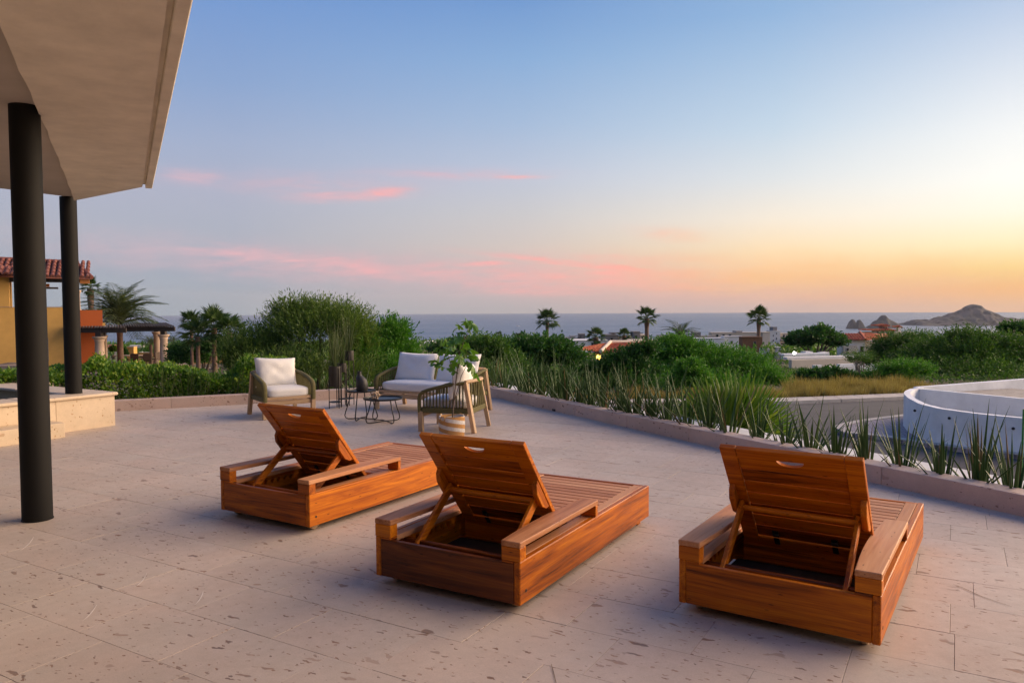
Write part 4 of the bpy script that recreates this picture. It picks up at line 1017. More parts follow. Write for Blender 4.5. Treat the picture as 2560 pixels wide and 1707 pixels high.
def shrub(name, label, cat, base, blobs, n_twigs, twig_len, per_twig, leaf_l, leaf_w, mat, seed, up=.35, jit=.55, shell=.4, trunk_r=.05, bark='bark', group=None, n_limbs=7):
    g = np.random.default_rng(seed); root = empty(name, tuple(base)); tag(root, label, cat, group)
    sh_ = lambda r_: max(r_ - .62 * twig_len, .35 * r_)
    bl = [(b[0] - base.x, b[1] - base.y, b[2] - base.z, sh_(b[3]), sh_(b[4]), sh_(b[5]), b[6]) for b in blobs]
    p, d = sprays(g, bl, n_twigs, twig_len, per_twig, up, jit, shell)
    v, q = leaves(p, d, leaf_l, leaf_w, g); big_mesh('crown', v, q, M[mat], root)
    mb = MB(); r = random.Random(seed)
    for k in range(n_limbs):
        b = bl[k % len(bl)]; e = Vector((b[0] + r.uniform(-.5, .5) * b[3], b[1] + r.uniform(-.5, .5) * b[4], b[2] + r.uniform(-.1, .7) * b[5])); s = Vector((r.uniform(-1, 1) * trunk_r * 2, r.uniform(-1, 1) * trunk_r * 2, -.15))
        m_ = s.lerp(e, .5) + Vector((r.uniform(-.2, .2), r.uniform(-.2, .2), .1)) * e.length * .4
        pts = [s, s.lerp(m_, .5) + Vector((0, 0, .05)), m_, m_.lerp(e, .55), e]; mb.tube(pts, [trunk_r * (1 - .8 * i / 4) for i in range(5)], 6)
    mb.build('trunk', M[bark], root); return root
def eb(px, py, D, rpx, rpy, depth=None, wt=1.0):
    """ellipsoid blob centred on a photo position at depth D, radii given in photo pixels"""
    q = at(px, py, D); k = D / F_PX; return (q.x, q.y, q.z, rpx * k, depth if depth else rpx * k * .8, rpy * k, wt)
def on_ground(px, D, extra=0.0):
    q = at(px, 900, D); return Vector((q.x, q.y, float(terrain_z(np.array(q.x), np.array(q.y))) + extra))

# ------------------------------------------------------------------ hedge and shrubs behind the left curb
def hedge(name, label, pts, depth, height, seed, n, mat, zb):
    g = np.random.default_rng(seed); base = Vector(pts[0]); root = empty(name, tuple(base)); tag(root, label, 'hedge')
    P_ = np.array([tuple(q) for q in pts]); seg = np.linalg.norm(np.diff(P_, axis=0), axis=1); cum = np.concatenate([[0], np.cumsum(seg)])
    s = g.uniform(0, cum[-1], n); x = np.interp(s, cum, P_[:, 0]); y = np.interp(s, cum, P_[:, 1])
    hh = height * (.97 + .10 * np.sin(s * 2.1) + .06 * np.sin(s * 5.3 + 1) + .05 * np.sin(s * 11))
    f = g.uniform(0, 1, n); face = g.choice(3, n, p=[.45, .45, .10])
    z = np.where(face == 0, f * hh, hh + g.normal(size=n) * .04); off = np.where(face == 0, -depth / 2 + g.normal(size=n) * .05 - .12 * np.sin(f * 3.1), g.uniform(-depth / 2, depth / 2, n))
    k2 = face == 2; z = np.where(k2, g.uniform(.2, 1, n) * hh, z); off = np.where(k2, g.uniform(-depth / 2, depth / 2, n), off)
    lump = .10 * np.sin(s * 3.3 + z * 6) + .07 * np.sin(s * 8.1 - z * 9); off = off + np.where(face == 0, lump, 0); z = z + np.where(face == 1, lump * .5, 0)
    nd = np.array([NL.x, NL.y]); c = np.stack([x + nd[0] * off - base.x, y + nd[1] * off - base.y, z], 1)
    d = np.where((face == 1)[:, None], np.array([0, 0, 1.0]), np.array([-nd[0], -nd[1], .5])); d = unit(d + g.normal(size=(n, 3)) * .6)
    v, q = leaves(c, d, .062, .036, g); big_mesh('foliage', v, q, M[mat], root)
    mb = MB()
    for k in range(int(cum[-1] / .5)):
        sx_ = .25 + k * .5; bx, by = np.interp(sx_, cum, P_[:, 0]) - base.x, np.interp(sx_, cum, P_[:, 1]) - base.y
        mb.tube([(bx, by, -.1), (bx + .06, by + .03, height * .45), (bx - .04, by + .02, height * .85)], [.025, .018, .008], 5)
    mb.build('stems', M['bark'], root)
    return root
hp = [KC + DL * 9.6 + NL * 1.0, KC + DL * 6.5 + NL * 1.05, KC + DL * 4.0 + NL * 1.0, KC + DL * 2.95 + NL * 1.05]
for q in hp: q.z = -.42
hd = hedge('clipped_hedge', 'clipped yellow green hedge behind the low curb by the basin', hp, 1.0, .92, 21, 52000, 'leaf_hedge', -.42)

D1 = 16.2
b1 = on_ground(800, D1)
shrub('willow_shrub', 'largest grey green willow like shrub, rising behind the lone armchair', 'shrub', b1,
      [eb(785, 872, D1, 165, 120, 1.2, 3.4), eb(868, 838, D1, 84, 74, .8, 1.4), eb(738, 808, D1 + .2, 75, 55, .6, 1), eb(812, 806, D1 + .2, 84, 52, .7, 1.2), eb(900, 900, D1 + .3, 80, 100, .8, 1.2), eb(640, 900, D1 - .3, 95, 85, .9, 1.5), eb(590, 925, D1 - .6, 55, 62, .6, .7), eb(790, 945, D1 - .8, 190, 70, .8, 1.6), eb(700, 945, D1 - 1.2, 130, 60, .6, 1.0)],
      4300, .40, 13, .085, .018, 'leaf_willow', 31, .75, .42, .55, .05)
b2 = on_ground(950, D1 + 1.2)
shrub('willow_shrub', 'rounder bright green shrub behind the sofa and tall plant stand', 'shrub', b2,
      [eb(965, 888, D1 + 1, 68, 78, .9, 2), eb(985, 850, D1 + 1, 54, 50, .6, 1), eb(905, 905, D1 + .4, 70, 80, .8, 1.4), eb(1020, 915, D1 + 1, 42, 55, .6, .8), eb(960, 950, D1, 90, 60, .6, 1.2)],
      2300, .34, 12, .085, .026, 'leaf_bright', 32, .55, .5, .5, .045)
# ------------------------------------------------------------------ spiky clumps in the planting gap
spike_me = []
def spike_mesh(seed):
    r = random.Random(seed); n = 6; ln = 1.0; bend = r.uniform(.0, .16); vs, fs = [], []; k = 5
    for i in range(k + 1):
        t = i / k; w_ = .0112 * (1 - t ** 1.9) + .0007; off = bend * t * t
        for j in range(n):
            a = 6.283 * j / n; vs.append((w_ * math.cos(a) * 1.25, off * 1.0 + w_ * math.sin(a) * .75, t * ln - off * .35))
    for i in range(k):
        for j in range(n): fs.append((i * n + j, i * n + (j + 1) % n, (i + 1) * n + (j + 1) % n, (i + 1) * n + j))
    me = bpy.data.meshes.new('leaf'); me.from_pydata(vs, [], fs); me.polygons.foreach_set('use_smooth', [True] * len(fs)); me.materials.append(M['leaf_spike']); return me
spike_me = [spike_mesh(k) for k in range(8)]
for k in (6, 7): spike_me[k].materials[0] = M['leaf_withered'] if k == 7 else M['leaf_spike']
def spike_clump(loc, seed, label, n=17, ln=.58, group='spiky clumps planted along the long curb'):
    r = random.Random(seed); root = empty('spiky_plant', tuple(loc)); tag(root, label, 'spiky plant', group)
    for k in range(n):
        o = link('leaf', spike_me[r.randrange(7) if r.random() > .05 else 7], None, root); a = r.uniform(0, 6.283); tilt = abs(r.gauss(0, .32)) if r.random() < .85 else r.uniform(.5, .95)
        rad = .02 + .055 * r.random(); o.location = (rad * math.cos(a), rad * math.sin(a), -.02)
        o.rotation_euler = (-min(tilt, 1.0), 0, a - math.pi / 2 + r.uniform(-.35, .35)); o.rotation_mode = 'XYZ'
        s = ln * r.uniform(.45, 1.12); wsc = r.uniform(.75, 1.15) * .95; o.scale = (wsc, max(s, .3), s)
    return root
sp_px = [(2570, 1229), (2489, 1211), (2401, 1194), (2300, 1173), (2217, 1155), (2143, 1142), (2074, 1129), (2008, 1116), (1939, 1102), (1875, 1088), (1816, 1077), (1761, 1067), (1720, 1057), (1679, 1049), (1639, 1041), (1604, 1034), (1560, 1026), (1527, 1019), (1497, 1013), (1464, 1007), (1441, 1001), (1408, 994), (1384, 989), (1361, 984), (1316, 975), (1286, 969), (1254, 962)]
ordw = ['first', 'second', 'third', 'fourth', 'fifth', 'sixth', 'seventh', 'eighth', 'ninth', 'tenth', 'eleventh', 'twelfth', 'thirteenth', 'fourteenth', 'fifteenth', 'sixteenth', 'seventeenth', 'eighteenth', 'nineteenth', 'twentieth', 'twenty-first', 'twenty-second', 'twenty-third', 'twenty-fourth', 'twenty-fifth', 'twenty-sixth', 'twenty-seventh']
for k, (px, py) in enumerate(sp_px):
    q = floor_at(px, py, .075); s_ = (q - KC).dot(DR); q = KC + DR * s_ + NR * (.275 + random.uniform(-.02, .02)); q.z = .07
    lab = ('spiky plant cut by the right picture edge, first of the curb row' if k == 0 else '%s spiky plant of the curb row, counted from the right picture edge' % ordw[k])
    spike_clump(q, 100 + k, lab, n=(23 if k < 12 else 33) + (k * 7) % 7, ln=(.62 if k < 9 else .72 if k < 20 else .80) * (1 + .08 * math.sin(k * 2.3)))
# reeds and grasses along the hedge curb
rd = [(352, 'first'), (405, 'second'), (470, 'third'), (505, 'fourth'), (585, 'fifth'), (800, 'sixth'), (836, 'seventh'), (905, 'eighth')]
for k, (px, on) in enumerate(rd):
    lam = None
    for t_ in np.linspace(0, 9, 400):
        q = KC + DL * t_ + NL * .42; v = q - Vector((0, 0, CAM_H)); x = 1280 + F_PX * v.dot(c_r) / v.dot(c_f)
        if x <= px: lam = q; break
    reed_tuft('reed_clump', (lam.x, lam.y, -.3), 34, 1.0, .014, .42, '%s tuft of grassy reeds behind the hedge curb, counted from the basin' % on, 'reed plant', 'leaf_reed', 40 + k, 'grassy tufts behind the hedge curb', bend=.5)

# ------------------------------------------------------------------ palms
def fan_frond_mesh(name, mat, n=22, span=4.2, r0=.28, r1=1.0, wd=.05, droop=.35, stalk=.9, seed=0):
    """fan leaf: stalk along +X from the origin, blade of pleated fingers"""
    r = random.Random(seed); mb = MB(); mb.bar((0, 0, 0), (stalk, 0, 0.02), .03, .025)
    c = Vector((stalk, 0, .02))
    for i in range(n):
        a = -span / 2 + span * i / (n - 1); ln = r1 * (1 - .22 * abs(a) / (span / 2)) * r.uniform(.9, 1.08)
        d = Vector((math.cos(a), math.sin(a), 0)); s = Vector((-d.y, d.x, 0)); z1, z2 = -.05 * droop, -droop * r.uniform(.35, .75) * ln
        mb.add([c, c + d * ln * .55 + s * wd + Vector((0, 0, z1 + .02)), c + d * ln + Vector((0, 0, z2)), c + d * ln * .55 - s * wd + Vector((0, 0, z1 - .02))], [(0, 1, 2, 3)])
    me = mb.mesh(name); me.materials.append(M[mat]); return me
fan_me = [fan_frond_mesh('frond', 'leaf_palm', 16, 3.4, .2, .84, .058, .5, .80, k) for k in range(3)]
def fan_palm(label, px, py, D, r_px, seed, trunk_r=.17, n=22, skirt=True, base=None, group='fan palms above the rooftops', lean=0.0):
    c = at(px, py, D); r = random.Random(seed); k = D / F_PX; rad = r_px * k / 1.62
    bz = base if base is not None else float(terrain_z(np.array(c.x), np.array(c.y)))
    root = empty('fan_palm', (c.x, c.y, bz)); tag(root, label, 'palm tree', group); H = c.z - bz
    mb = MB(); pts, rs = [], []
    for i in range(9):
        t = i / 8; pts.append((lean * (1 - t) * (1 - t), 0, -.3 + (H + .3) * t)); rs.append(trunk_r * (1.25 - .35 * t + (.35 if t > .86 else 0)))
    mb.tube(pts, rs, 10); o = mb.build('trunk', M['palm_bark'], root); smooth_angle(o, 60)
    for i in range(n):
        o = link('frond', fan_me[i % 3], None, root, (0, 0, H)); e = R(84 - 112 * (i / (n - 1)) ** .9 + r.uniform(-9, 9)); a = i * 2.39996 + r.uniform(-.3, .3); s = rad * r.uniform(.95, 1.25)
        o.rotation_euler = (r.uniform(-.4, .4), -e, a); o.scale = (s, s, s)
    return root
def feather_frond_mesh(name, mat, n=26, ln=1.0, leaf=.30, arch=.55, seed=0):
    r = random.Random(seed); mb = MB(); pts = []
    for i in range(9):
        t = i / 8; pts.append(Vector((ln * (t - .12 * arch * t * t), 0, ln * (.42 * t - (.42 + arch) * t ** 2.3 * .72))))
    mb.tube(pts, [.014 * (1 - .8 * i / 8) for i in range(9)], 5)
    for i in range(n):
        t = .14 + .86 * i / (n - 1); f = t * 8; a = min(7, int(f)); p = pts[a].lerp(pts[a + 1], f - a); d = (pts[a + 1] - pts[a]).normalized(); l_ = leaf * (math.sin(math.pi * min(1, .15 + t * .82)) ** .6) * r.uniform(.85, 1.1)
        for sg in (-1, 1):
            q = (d * .75 + Vector((0, sg, 0)) * .9 + Vector((0, 0, r.uniform(-.1, .25)))).normalized(); e = p + q * l_ + Vector((0, 0, -.25 * l_)); m_ = p + q * l_ * .5; s = d * .013
            mb.add([p - s, m_ - s * .9, e, m_ + s * .9], [(0, 1, 2, 3)])
    me = mb.mesh(name); me.materials.append(M[mat]); return me
fea_me = [feather_frond_mesh('frond', 'leaf_feather', 26, 1.0, .30, .55 + .12 * k, k) for k in range(3)]
def feather_palm(label, px, py, D, r_px, seed, trunk_r=.2, n=26, base=None, elev=(86, -22), group=None):
    c = at(px, py, D); r = random.Random(seed); rad = r_px * D / F_PX
    bz = base if base is not None else float(terrain_z(np.array(c.x), np.array(c.y)))
    root = empty('feather_palm', (c.x, c.y, bz)); tag(root, label, 'palm tree', group); H = c.z - bz
    mb = MB(); mb.tube([(0, 0, -.3 + (H + .3) * i / 8) for i in range(9)], [trunk_r * (1.1 - .2 * i / 8 + (.25 if i == 7 else 0)) for i in range(9)], 10); o = mb.build('trunk', M['palm_bark'], root); smooth_angle(o, 60)
    for i in range(n):
        o = link('frond', fea_me[i % 3], None, root, (0, 0, H)); e = R(elev[0] + (elev[1] - elev[0]) * (i / (n - 1)) + r.uniform(-6, 6)) - .15; a = i * 2.39996 + r.uniform(-.25, .25); s = rad * r.uniform(.9, 1.15)
        o.rotation_euler = (r.uniform(-.2, .2), -e, a); o.scale = (s, s, s)
    return root
fan_palm('tall fan palm farthest to the left above the trees, standing clear against the sea', 1368, 803, 103, 33, 1, .20, 24, lean=.1)
fan_palm('short fan palm standing in front of the tiled villa roof', 1489, 843, 92, 27, 2, .25, 24)
fan_palm('smallest bushy fan palm between the grey rooftop boxes', 1560, 838, 110, 19, 3, .22, 24)
fan_palm('tallest fan palm with thick trunk, nearest the middle of the skyline', 1617, 796, 103, 31, 4, .27, 24)
fan_palm('fan palm in front of the brown clad box and white houses', 1897, 797, 98, 32, 5, .22, 24, lean=-.1)
fan_palm('tiny dark fan palm just above the tree line behind the curb', 1247, 838, 120, 11, 6, .15, 24)
fan_palm('small low fan palm beside the tiny one on the tree line', 1298, 846, 115, 17, 7, .15, 24)
feather_palm('feathery palm top rising out of the big green bush', 1702, 846, 37, 58, 8, .1, 18, elev=(85, 5))
feather_palm('large feather palm behind the neighbour pergola roof', 299, 812, 56, 118, 9, .21, 44, elev=(92, 8))
fan_palm('fan palm seen behind the upper terrace of the yellow villa', 226, 722, 62, 30, 10, .2, 24, group='fan palms round the yellow villa')
feather_palm('small feather palm beyond the low yellow garden wall', 377, 862, 62, 36, 11, .12, 18, elev=(80, 5))
feather_palm('drooping feather palm to the right of the stone columns', 432, 858, 62, 34, 12, .12, 14, elev=(75, 5))
fan_palm('slender fan palm with reddish trunk in the neighbour garden', 494, 842, 40, 50, 13, .1, 24, group='fan palms round the yellow villa')
fan_palm('small fan palm crown, highest left of the garden palms', 478, 808, 43, 34, 14, .08, 24, group='fan palms round the yellow villa')
fan_palm('biggest garden fan palm between the smaller ones', 535, 820, 41, 54, 15, .12, 24, group='fan palms round the yellow villa')
fan_palm('garden fan palm partly hidden by the grey green shrub', 574, 832, 40, 46, 16, .1, 24, group='fan palms round the yellow villa')
# young fan palm just beyond the white ledge
yp = Vector((*at(1840, 1060, 9.6).xy, -.62)); root = empty('young_fan_palm', tuple(yp)); tag(root, 'young bright green fan palm growing below the white ledge', 'palm')
yfm = [fan_frond_mesh('frond', 'leaf_fan', 40, 3.0, .2, .80, .018, .12, .45, 50 + k) for k in range(3)]
yr = random.Random(4)
for k, (px, py) in enumerate([(1748, 922), (1778, 926), (1812, 945), (1848, 930), (1882, 928), (1925, 945), (1700, 985), (1962, 985), (1725, 955), (1905, 965), (1950, 1040), (1790, 975), (1860, 985), (1700, 1030)]):
    tgt = at(px, py, 9.6 + yr.uniform(-.3, .25)); d = tgt - yp
    o = link('frond', yfm[k % 3], None, root); dd = d.normalized(); o.rotation_mode = 'QUATERNION'
    nz = Vector((yr.uniform(-.6, .6), -1, yr.uniform(-.1, .5))); nz = (nz - dd * nz.dot(dd)).normalized(); ny_ = nz.cross(dd)
    o.rotation_quaternion = Matrix((dd, ny_, nz)).transposed().to_quaternion(); s2_ = min(1.1, d.length / 1.22); o.scale = (s2_, s2_, s2_)
# ================================================================== trees and bushes beyond the road
def bush(name, label, cat, D, blobs, seed, mat, n, px0, twig=.5, lf=(.13, .05), up=.4, per=9, group=None, **kw):
    base = on_ground(px0, D)
    return shrub(name, label, cat, base, [eb(b[0], b[1], D + (b[5] if len(b) > 5 else 0), b[2], b[3], None, b[4] if len(b) > 4 else 1) for b in blobs], n, twig, per, lf[0], lf[1], mat, seed, up, .6, .5, **kw)
TG = 'trees beyond the road'
bush('leafy_tree', 'dense rounded dark tree left of the tiled villa, pale stems below', 'tree', 29, [(1345, 880, 92, 40, 2), (1300, 905, 90, 52, 2), (1400, 905, 70, 45, 1.5), (1280, 935, 80, 40, 1, -1), (1350, 965, 120, 40, 1.5, -.5)], 61, 'leaf_dark', 2600, 1385, .45, (.15, .075), .35, trunk_r=.06, bark='bark_pale', group=TG)
bush('leafy_tree', 'olive green tree behind the rope armchair, left of the rounded dark tree', 'tree', 27, [(1215, 890, 60, 42, 1.4), (1190, 925, 60, 45, 1.2), (1250, 925, 66, 45, 1.4), (1160, 900, 40, 40, .8), (1225, 955, 80, 34, 1, -2)], 62, 'leaf_olive', 2100, 1215, .5, (.12, .05), .5, trunk_r=.05, group=TG)
bush('leafy_tree', 'broad bright green tree in the middle, with the feathery palm in it', 'tree', 35, [(1760, 920, 148, 62, 3), (1690, 896, 105, 46, 2), (1850, 932, 105, 56, 2), (1640, 950, 90, 50, 1.6, -1), (1920, 962, 55, 40, .8, -2), (1740, 970, 178, 48, 2.4, -2.5), (1692, 874, 56, 32, 1)], 63, 'leaf_bright', 5200, 1750, .5, (.16, .05), .6, trunk_r=.12, group=TG)
bush('leafy_tree', 'mixed green tree in front of the tiled villa, right of the amber lamp', 'tree', 31, [(1565, 914, 52, 32, 1.5), (1612, 886, 36, 20, .8), (1525, 936, 64, 36, 1.4), (1468, 945, 62, 36, 1.3), (1585, 940, 80, 40, 1.3), (1560, 968, 120, 36, 1.8, -.5)], 64, 'leaf_dark', 2400, 1540, .5, (.15, .06), .5, trunk_r=.07, group=TG)
bush('leafy_bush', 'light green feathery bush in front of the broad bright tree', 'bush', 26, [(1727, 935, 44, 34, 1), (1745, 960, 46, 30, 1), (1705, 965, 40, 30, .8)], 65, 'leaf_bright', 1100, 1727, .3, (.10, .04), .6, trunk_r=.04, group=TG)
bush('leafy_bush', 'sparse dark leaved bush against the low white walls', 'bush', 37, [(2030, 958, 46, 26, 1.2), (2075, 954, 52, 30, 1.5), (2120, 960, 42, 24, 1), (2060, 970, 80, 20, 1)], 66, 'leaf_dark', 620, 2060, .40, (.20, .10), .9, trunk_r=.05, group=TG, n_limbs=10)
bush('leafy_tree', 'dark flat topped tree between the apartment block and the red tiled house', 'tree', 78, [(2030, 850, 52, 20, 2), (2070, 852, 34, 16, 1), (2000, 860, 32, 16, 1), (2055, 838, 24, 12, .7), (2090, 862, 24, 14, .7)], 67, 'leaf_dark', 1500, 2040, .8, (.34, .17), .5, trunk_r=.18, group=TG)
bush('leafy_tree', 'largest tree mass at the right, in front of the far hill', 'tree', 43, [(2400, 890, 120, 54, 3), (2330, 912, 110, 50, 2.4), (2480, 908, 90, 56, 2.2), (2420, 935, 150, 44, 2, -2), (2420, 855, 56, 24, 1), (2500, 868, 60, 28, 1), (2565, 908, 70, 58, 1.5)], 68, 'leaf_olive', 6500, 2400, .75, (.16, .055), .65, trunk_r=.14, group=TG)
bush('leafy_tree', 'wispy light green tree left of the largest tree mass', 'tree', 46, [(2250, 868, 76, 30, 1.3), (2215, 890, 55, 30, 1), (2290, 862, 60, 26, 1), (2200, 915, 70, 34, 1)], 69, 'leaf_olive', 2000, 2240, .7, (.14, .045), .7, trunk_r=.08, group=TG)
bush('leafy_tree', 'low spreading acacia with flat bright sprays in front of the largest tree mass', 'tree', 36, [(2250, 926, 58, 18, 1.4), (2220, 946, 60, 24, 1.3), (2295, 932, 38, 16, .8), (2200, 966, 60, 20, 1)], 70, 'leaf_bright', 1900, 2220, .5, (.12, .045), .35, trunk_r=.07, group=TG)
bush('bare_shrub', 'nearly bare grey shrub beside the sandy wall', 'shrub', 39, [(2150, 905, 44, 22, 1)], 71, 'leaf_olive', 240, 2150, .5, (.08, .03), .8, trunk_r=.04, group=TG, n_limbs=22, bark='bark_pale')
bush('leafy_tree', 'dark spreading tree at the right edge, rising over the tree mass', 'tree', 60, [(2540, 836, 40, 15, 1.2), (2575, 842, 44, 16, 1)], 72, 'leaf_dark', 900, 2540, .8, (.26, .11), .5, trunk_r=.12, group=TG)
bush('leafy_tree', 'dark green tree along the skyline left of the curb corner', 'tree', 60, [(1180, 868, 60, 18, 1.2), (1250, 872, 55, 16, 1), (1120, 880, 50, 18, 1), (1320, 868, 46, 14, .8)], 73, 'leaf_dark', 1500, 1220, .8, (.26, .11), .5, trunk_r=.12, group=TG)
bush('leafy_tree', 'dark garden tree behind the neighbour palms, left of the willow shrub', 'tree', 44, [(500, 880, 46, 26, 1.2), (545, 875, 50, 30, 1.2), (455, 885, 34, 22, .8), (470, 905, 50, 22, .8)], 74, 'leaf_dark', 1700, 505, .5, (.16, .08), .5, trunk_r=.08)
# low undergrowth below the trees: nobody could count it
g = np.random.default_rng(80); N = 60000
pxs = g.uniform(1080, 2800, N); Ds = g.uniform(30.5, 62, N); X = (pxs - 1280) / F_PX * Ds
ZG = terrain_z(X, Ds); hgt = .25 + .9 * g.uniform(0, 1, N) ** 2 * (.4 + .6 * np.abs(np.sin(X * .6) * np.sin(Ds * .5)))
keep = ((Ds > 36) | (X < 4)) & (Ds > 31 + .0 * X); hgt = np.where((pxs > 1900) & (pxs < 2240), .25 * hgt, hgt); c = np.stack([X, Ds, ZG + g.uniform(0, 1, N) * hgt], 1)[keep]
v, q = leaves(c, unit(g.normal(size=(len(c), 3)) + np.array([0, 0, .8])), .17, .06, g)
tag(big_mesh('undergrowth', v, q, M['leaf_olive']), kind='stuff')
N = 16000; pxs = g.uniform(40, 1150, N); Ds = g.uniform(15.5, 46, N); X = (pxs - 1280) / F_PX * Ds
keep = (X > -9 - .0 * Ds) & (Ds > 17) ; keep &= ~((pxs < 560) & (Ds > 26)); ZG = terrain_z(X, Ds); c = np.stack([X, Ds, ZG + g.uniform(0, .5, N) ** 1.5], 1)[keep]
v, q = leaves(c, unit(g.normal(size=(len(c), 3)) + np.array([0, 0, .9])), .22, .07, g)
tag(big_mesh('undergrowth', v, q, M['leaf_olive']), kind='stuff')
# scrub covering the slope down to the sea, read as one mass
N = 70000; Ds = 64 * np.exp(g.uniform(0, 1, N) * 2.5); X = g.uniform(-.85, .85, N) * Ds
cl_ = np.sin(X * .23 + 2 * np.sin(Ds * .05)) * np.sin(Ds * .11 + X * .07); keep = cl_ > -.35
hs_ = (.3 + 1.3 * np.clip(cl_, 0, 1)) * (.8 + Ds / 400); ZG = terrain_z(X, Ds)
c = np.stack([X, Ds, ZG + g.uniform(0, 1, N) * hs_], 1)[keep]; sz = (.35 + Ds[keep] / 260)
v, q = leaves(c, unit(g.normal(size=(len(c), 3)) + np.array([0, 0, .8])), sz * .9, sz * .4, g)
tag(big_mesh('hillside_scrub', v, q, M['leaf_olive']), kind='stuff')
# dry grass verge
N = 60000; t = g.uniform(0, 1, N); k = t * 25; i0 = np.minimum(k.astype(int), 24); f = k - i0
PA = np.array([tuple(p) for p in pl2]); bx = PA[i0, 0] * (1 - f) + PA[np.minimum(i0 + 1, 25), 0] * f; by = PA[i0, 1] * (1 - f) + PA[np.minimum(i0 + 1, 25), 1] * f
cl = np.sin(t * 190) * np.sin(t * 47 + 1); dy = .12 + np.abs(g.normal(size=N)) * 1.7
c = np.stack([bx + g.normal(size=N) * .12, by + dy, np.full(N, RZ) + .0 * by], 1)
ok = np.sin(c[:, 0] * 4.1) * np.sin(c[:, 1] * 3.3 + c[:, 0]) > -.55; pxc = 1280 + F_PX * c[:, 0] / c[:, 1]; ok &= (pxc > 1960) | (dy < .75); c = c[ok]; n = len(c)
hh = (.30 + .28 * (0.5 + .5 * np.sin(c[:, 0] * 2.7 + np.sin(c[:, 1] * 2) * 1.3))) * g.uniform(.6, 1.25, n)
d = unit(np.stack([g.normal(size=n) * .35, g.normal(size=n) * .35, np.ones(n)], 1)); side = unit(np.stack([g.normal(size=n), g.normal(size=n) * .4, np.zeros(n)], 1)) * .012
v = np.stack([c - side, c + side, c + d * hh[:, None] + side * .1, c + d * hh[:, None] * 1.0 - side * .1], 1).reshape(-1, 3)
tag(big_mesh('dry_grass', v, np.arange(n * 4).reshape(n, 4), M['dry_grass']), kind='stuff')

# ================================================================== buildings
def tag_b(root, label, cat='building', group=None): return tag(root, label, cat, group)
def wbox(root, name, px0, px1, py0, py1, D, depth, mat, zb=None, side_px=9, bevel=0.0):
    """a box whose front face covers the given photo rectangle at depth D"""
    a, b = at(px0, py1, D), at(px1, py0, D); z0 = a.z if zb is None else zb
    off = (px0 - 1280) if px0 > 1280 else (1280 - px1) if px1 < 1280 else 0
    if off > 0: depth = min(depth, max(.35, side_px * D / off))
    mb = MB(); mb.box(a.x - root.location.x, b.x - root.location.x, D - root.location.y, D + depth - root.location.y, z0 - root.location.z, b.z - root.location.z)
    return mb.build(name, M[mat] if mat in M else mat, root, bevel=bevel)
def wwin(root, parent, px0, px1, py0, py1, D, frame='window_frame', glass='glass'):
    """window: a proud frame with a pane set back in it"""
    a, b = at(px0, py1, D), at(px1, py0, D); lx, ly, lz = root.location; t_ = max(.04, (b.x - a.x) * .07); x0, x1, z0, z1 = a.x - lx, b.x - lx, a.z - lz, b.z - lz; y = D - ly
    mb = MB(); mb.box(x0, x1, y - .06, y - .002, z1 - t_, z1); mb.box(x0, x1, y - .08, y - .002, z0, z0 + t_); mb.box(x0, x0 + t_, y - .059, y - .003, z0 + t_, z1 - t_); mb.box(x1 - t_, x1, y - .059, y - .003, z0 + t_, z1 - t_)
    fr = mb.build('window', M[frame], parent)
    mb = MB(); mb.box(x0 + t_, x1 - t_, y - .02, y - .004, z0 + t_, z1 - t_); mb.build('pane', M[glass], fr); return fr
def barrel_plane(e0, e1, r0, r1, pitch=.28, rad=.09, course=.45):
    """pantile slope between the eave e0-e1 and the ridge r0-r1, as rows of half round tiles"""
    mb = MB(); e0, e1, r0, r1 = map(Vector, (e0, e1, r0, r1)); n = max(2, int((e1 - e0).length / pitch)); nrm = (e1 - e0).cross(r0 - e0 + r1 - e1 + (e1 - e0) * .001).normalized()
    if nrm.z < 0: nrm = -nrm
    u = (e1 - e0).normalized(); mb.add([e0, e1, r1, r0], [(0, 1, 2, 3)])
    up_dir = ((r0 + r1) / 2 - (e0 + e1) / 2); up_dir = (up_dir - u * up_dir.dot(u))
    H = up_dir.length; ud = up_dir / H
    for i in range(n):
        x = (i + .5) / n; p = e0.lerp(e1, x)
        # length of this row, clipped by the hips
        w0, w1 = (r0 - e0).dot(u), (e1 - e0).length + (r1 - e1).dot(u); s = x * (e1 - e0).length
        t0 = 1.0 if w0 <= 0 else min(1, s / w0) if s < w0 else 1.0; t1 = 1.0 if s <= w1 else max(0, ((e1 - e0).length - s) / max(1e-6, (e1 - e0).length - w1)); ln = H * min(t0, t1)
        m_ = max(1, int(ln / course))
        for j in range(m_):
            a, b = p + ud * (j * ln / m_), p + ud * ((j + 1.08) * ln / m_); ring = []
            for q, rr in ((a, rad * 1.12), (b, rad * .9)):
                for k in range(5): th = math.pi * k / 4; ring.append(q + u * (-math.cos(th) * rr) + nrm * (math.sin(th) * rr + (.012 if q is a else 0)))
            mb.add(ring, [(k, k + 1, k + 6, k + 5) for k in range(4)] + [(4, 3, 2, 1, 0)])
    return mb
def stuff_part(mb, name, mat, root): 
    lx, ly, lz = root.location; mb.v = [(x - lx, y - ly, z - lz) for x, y, z in mb.v]
    return mb.build(name, M[mat], root)

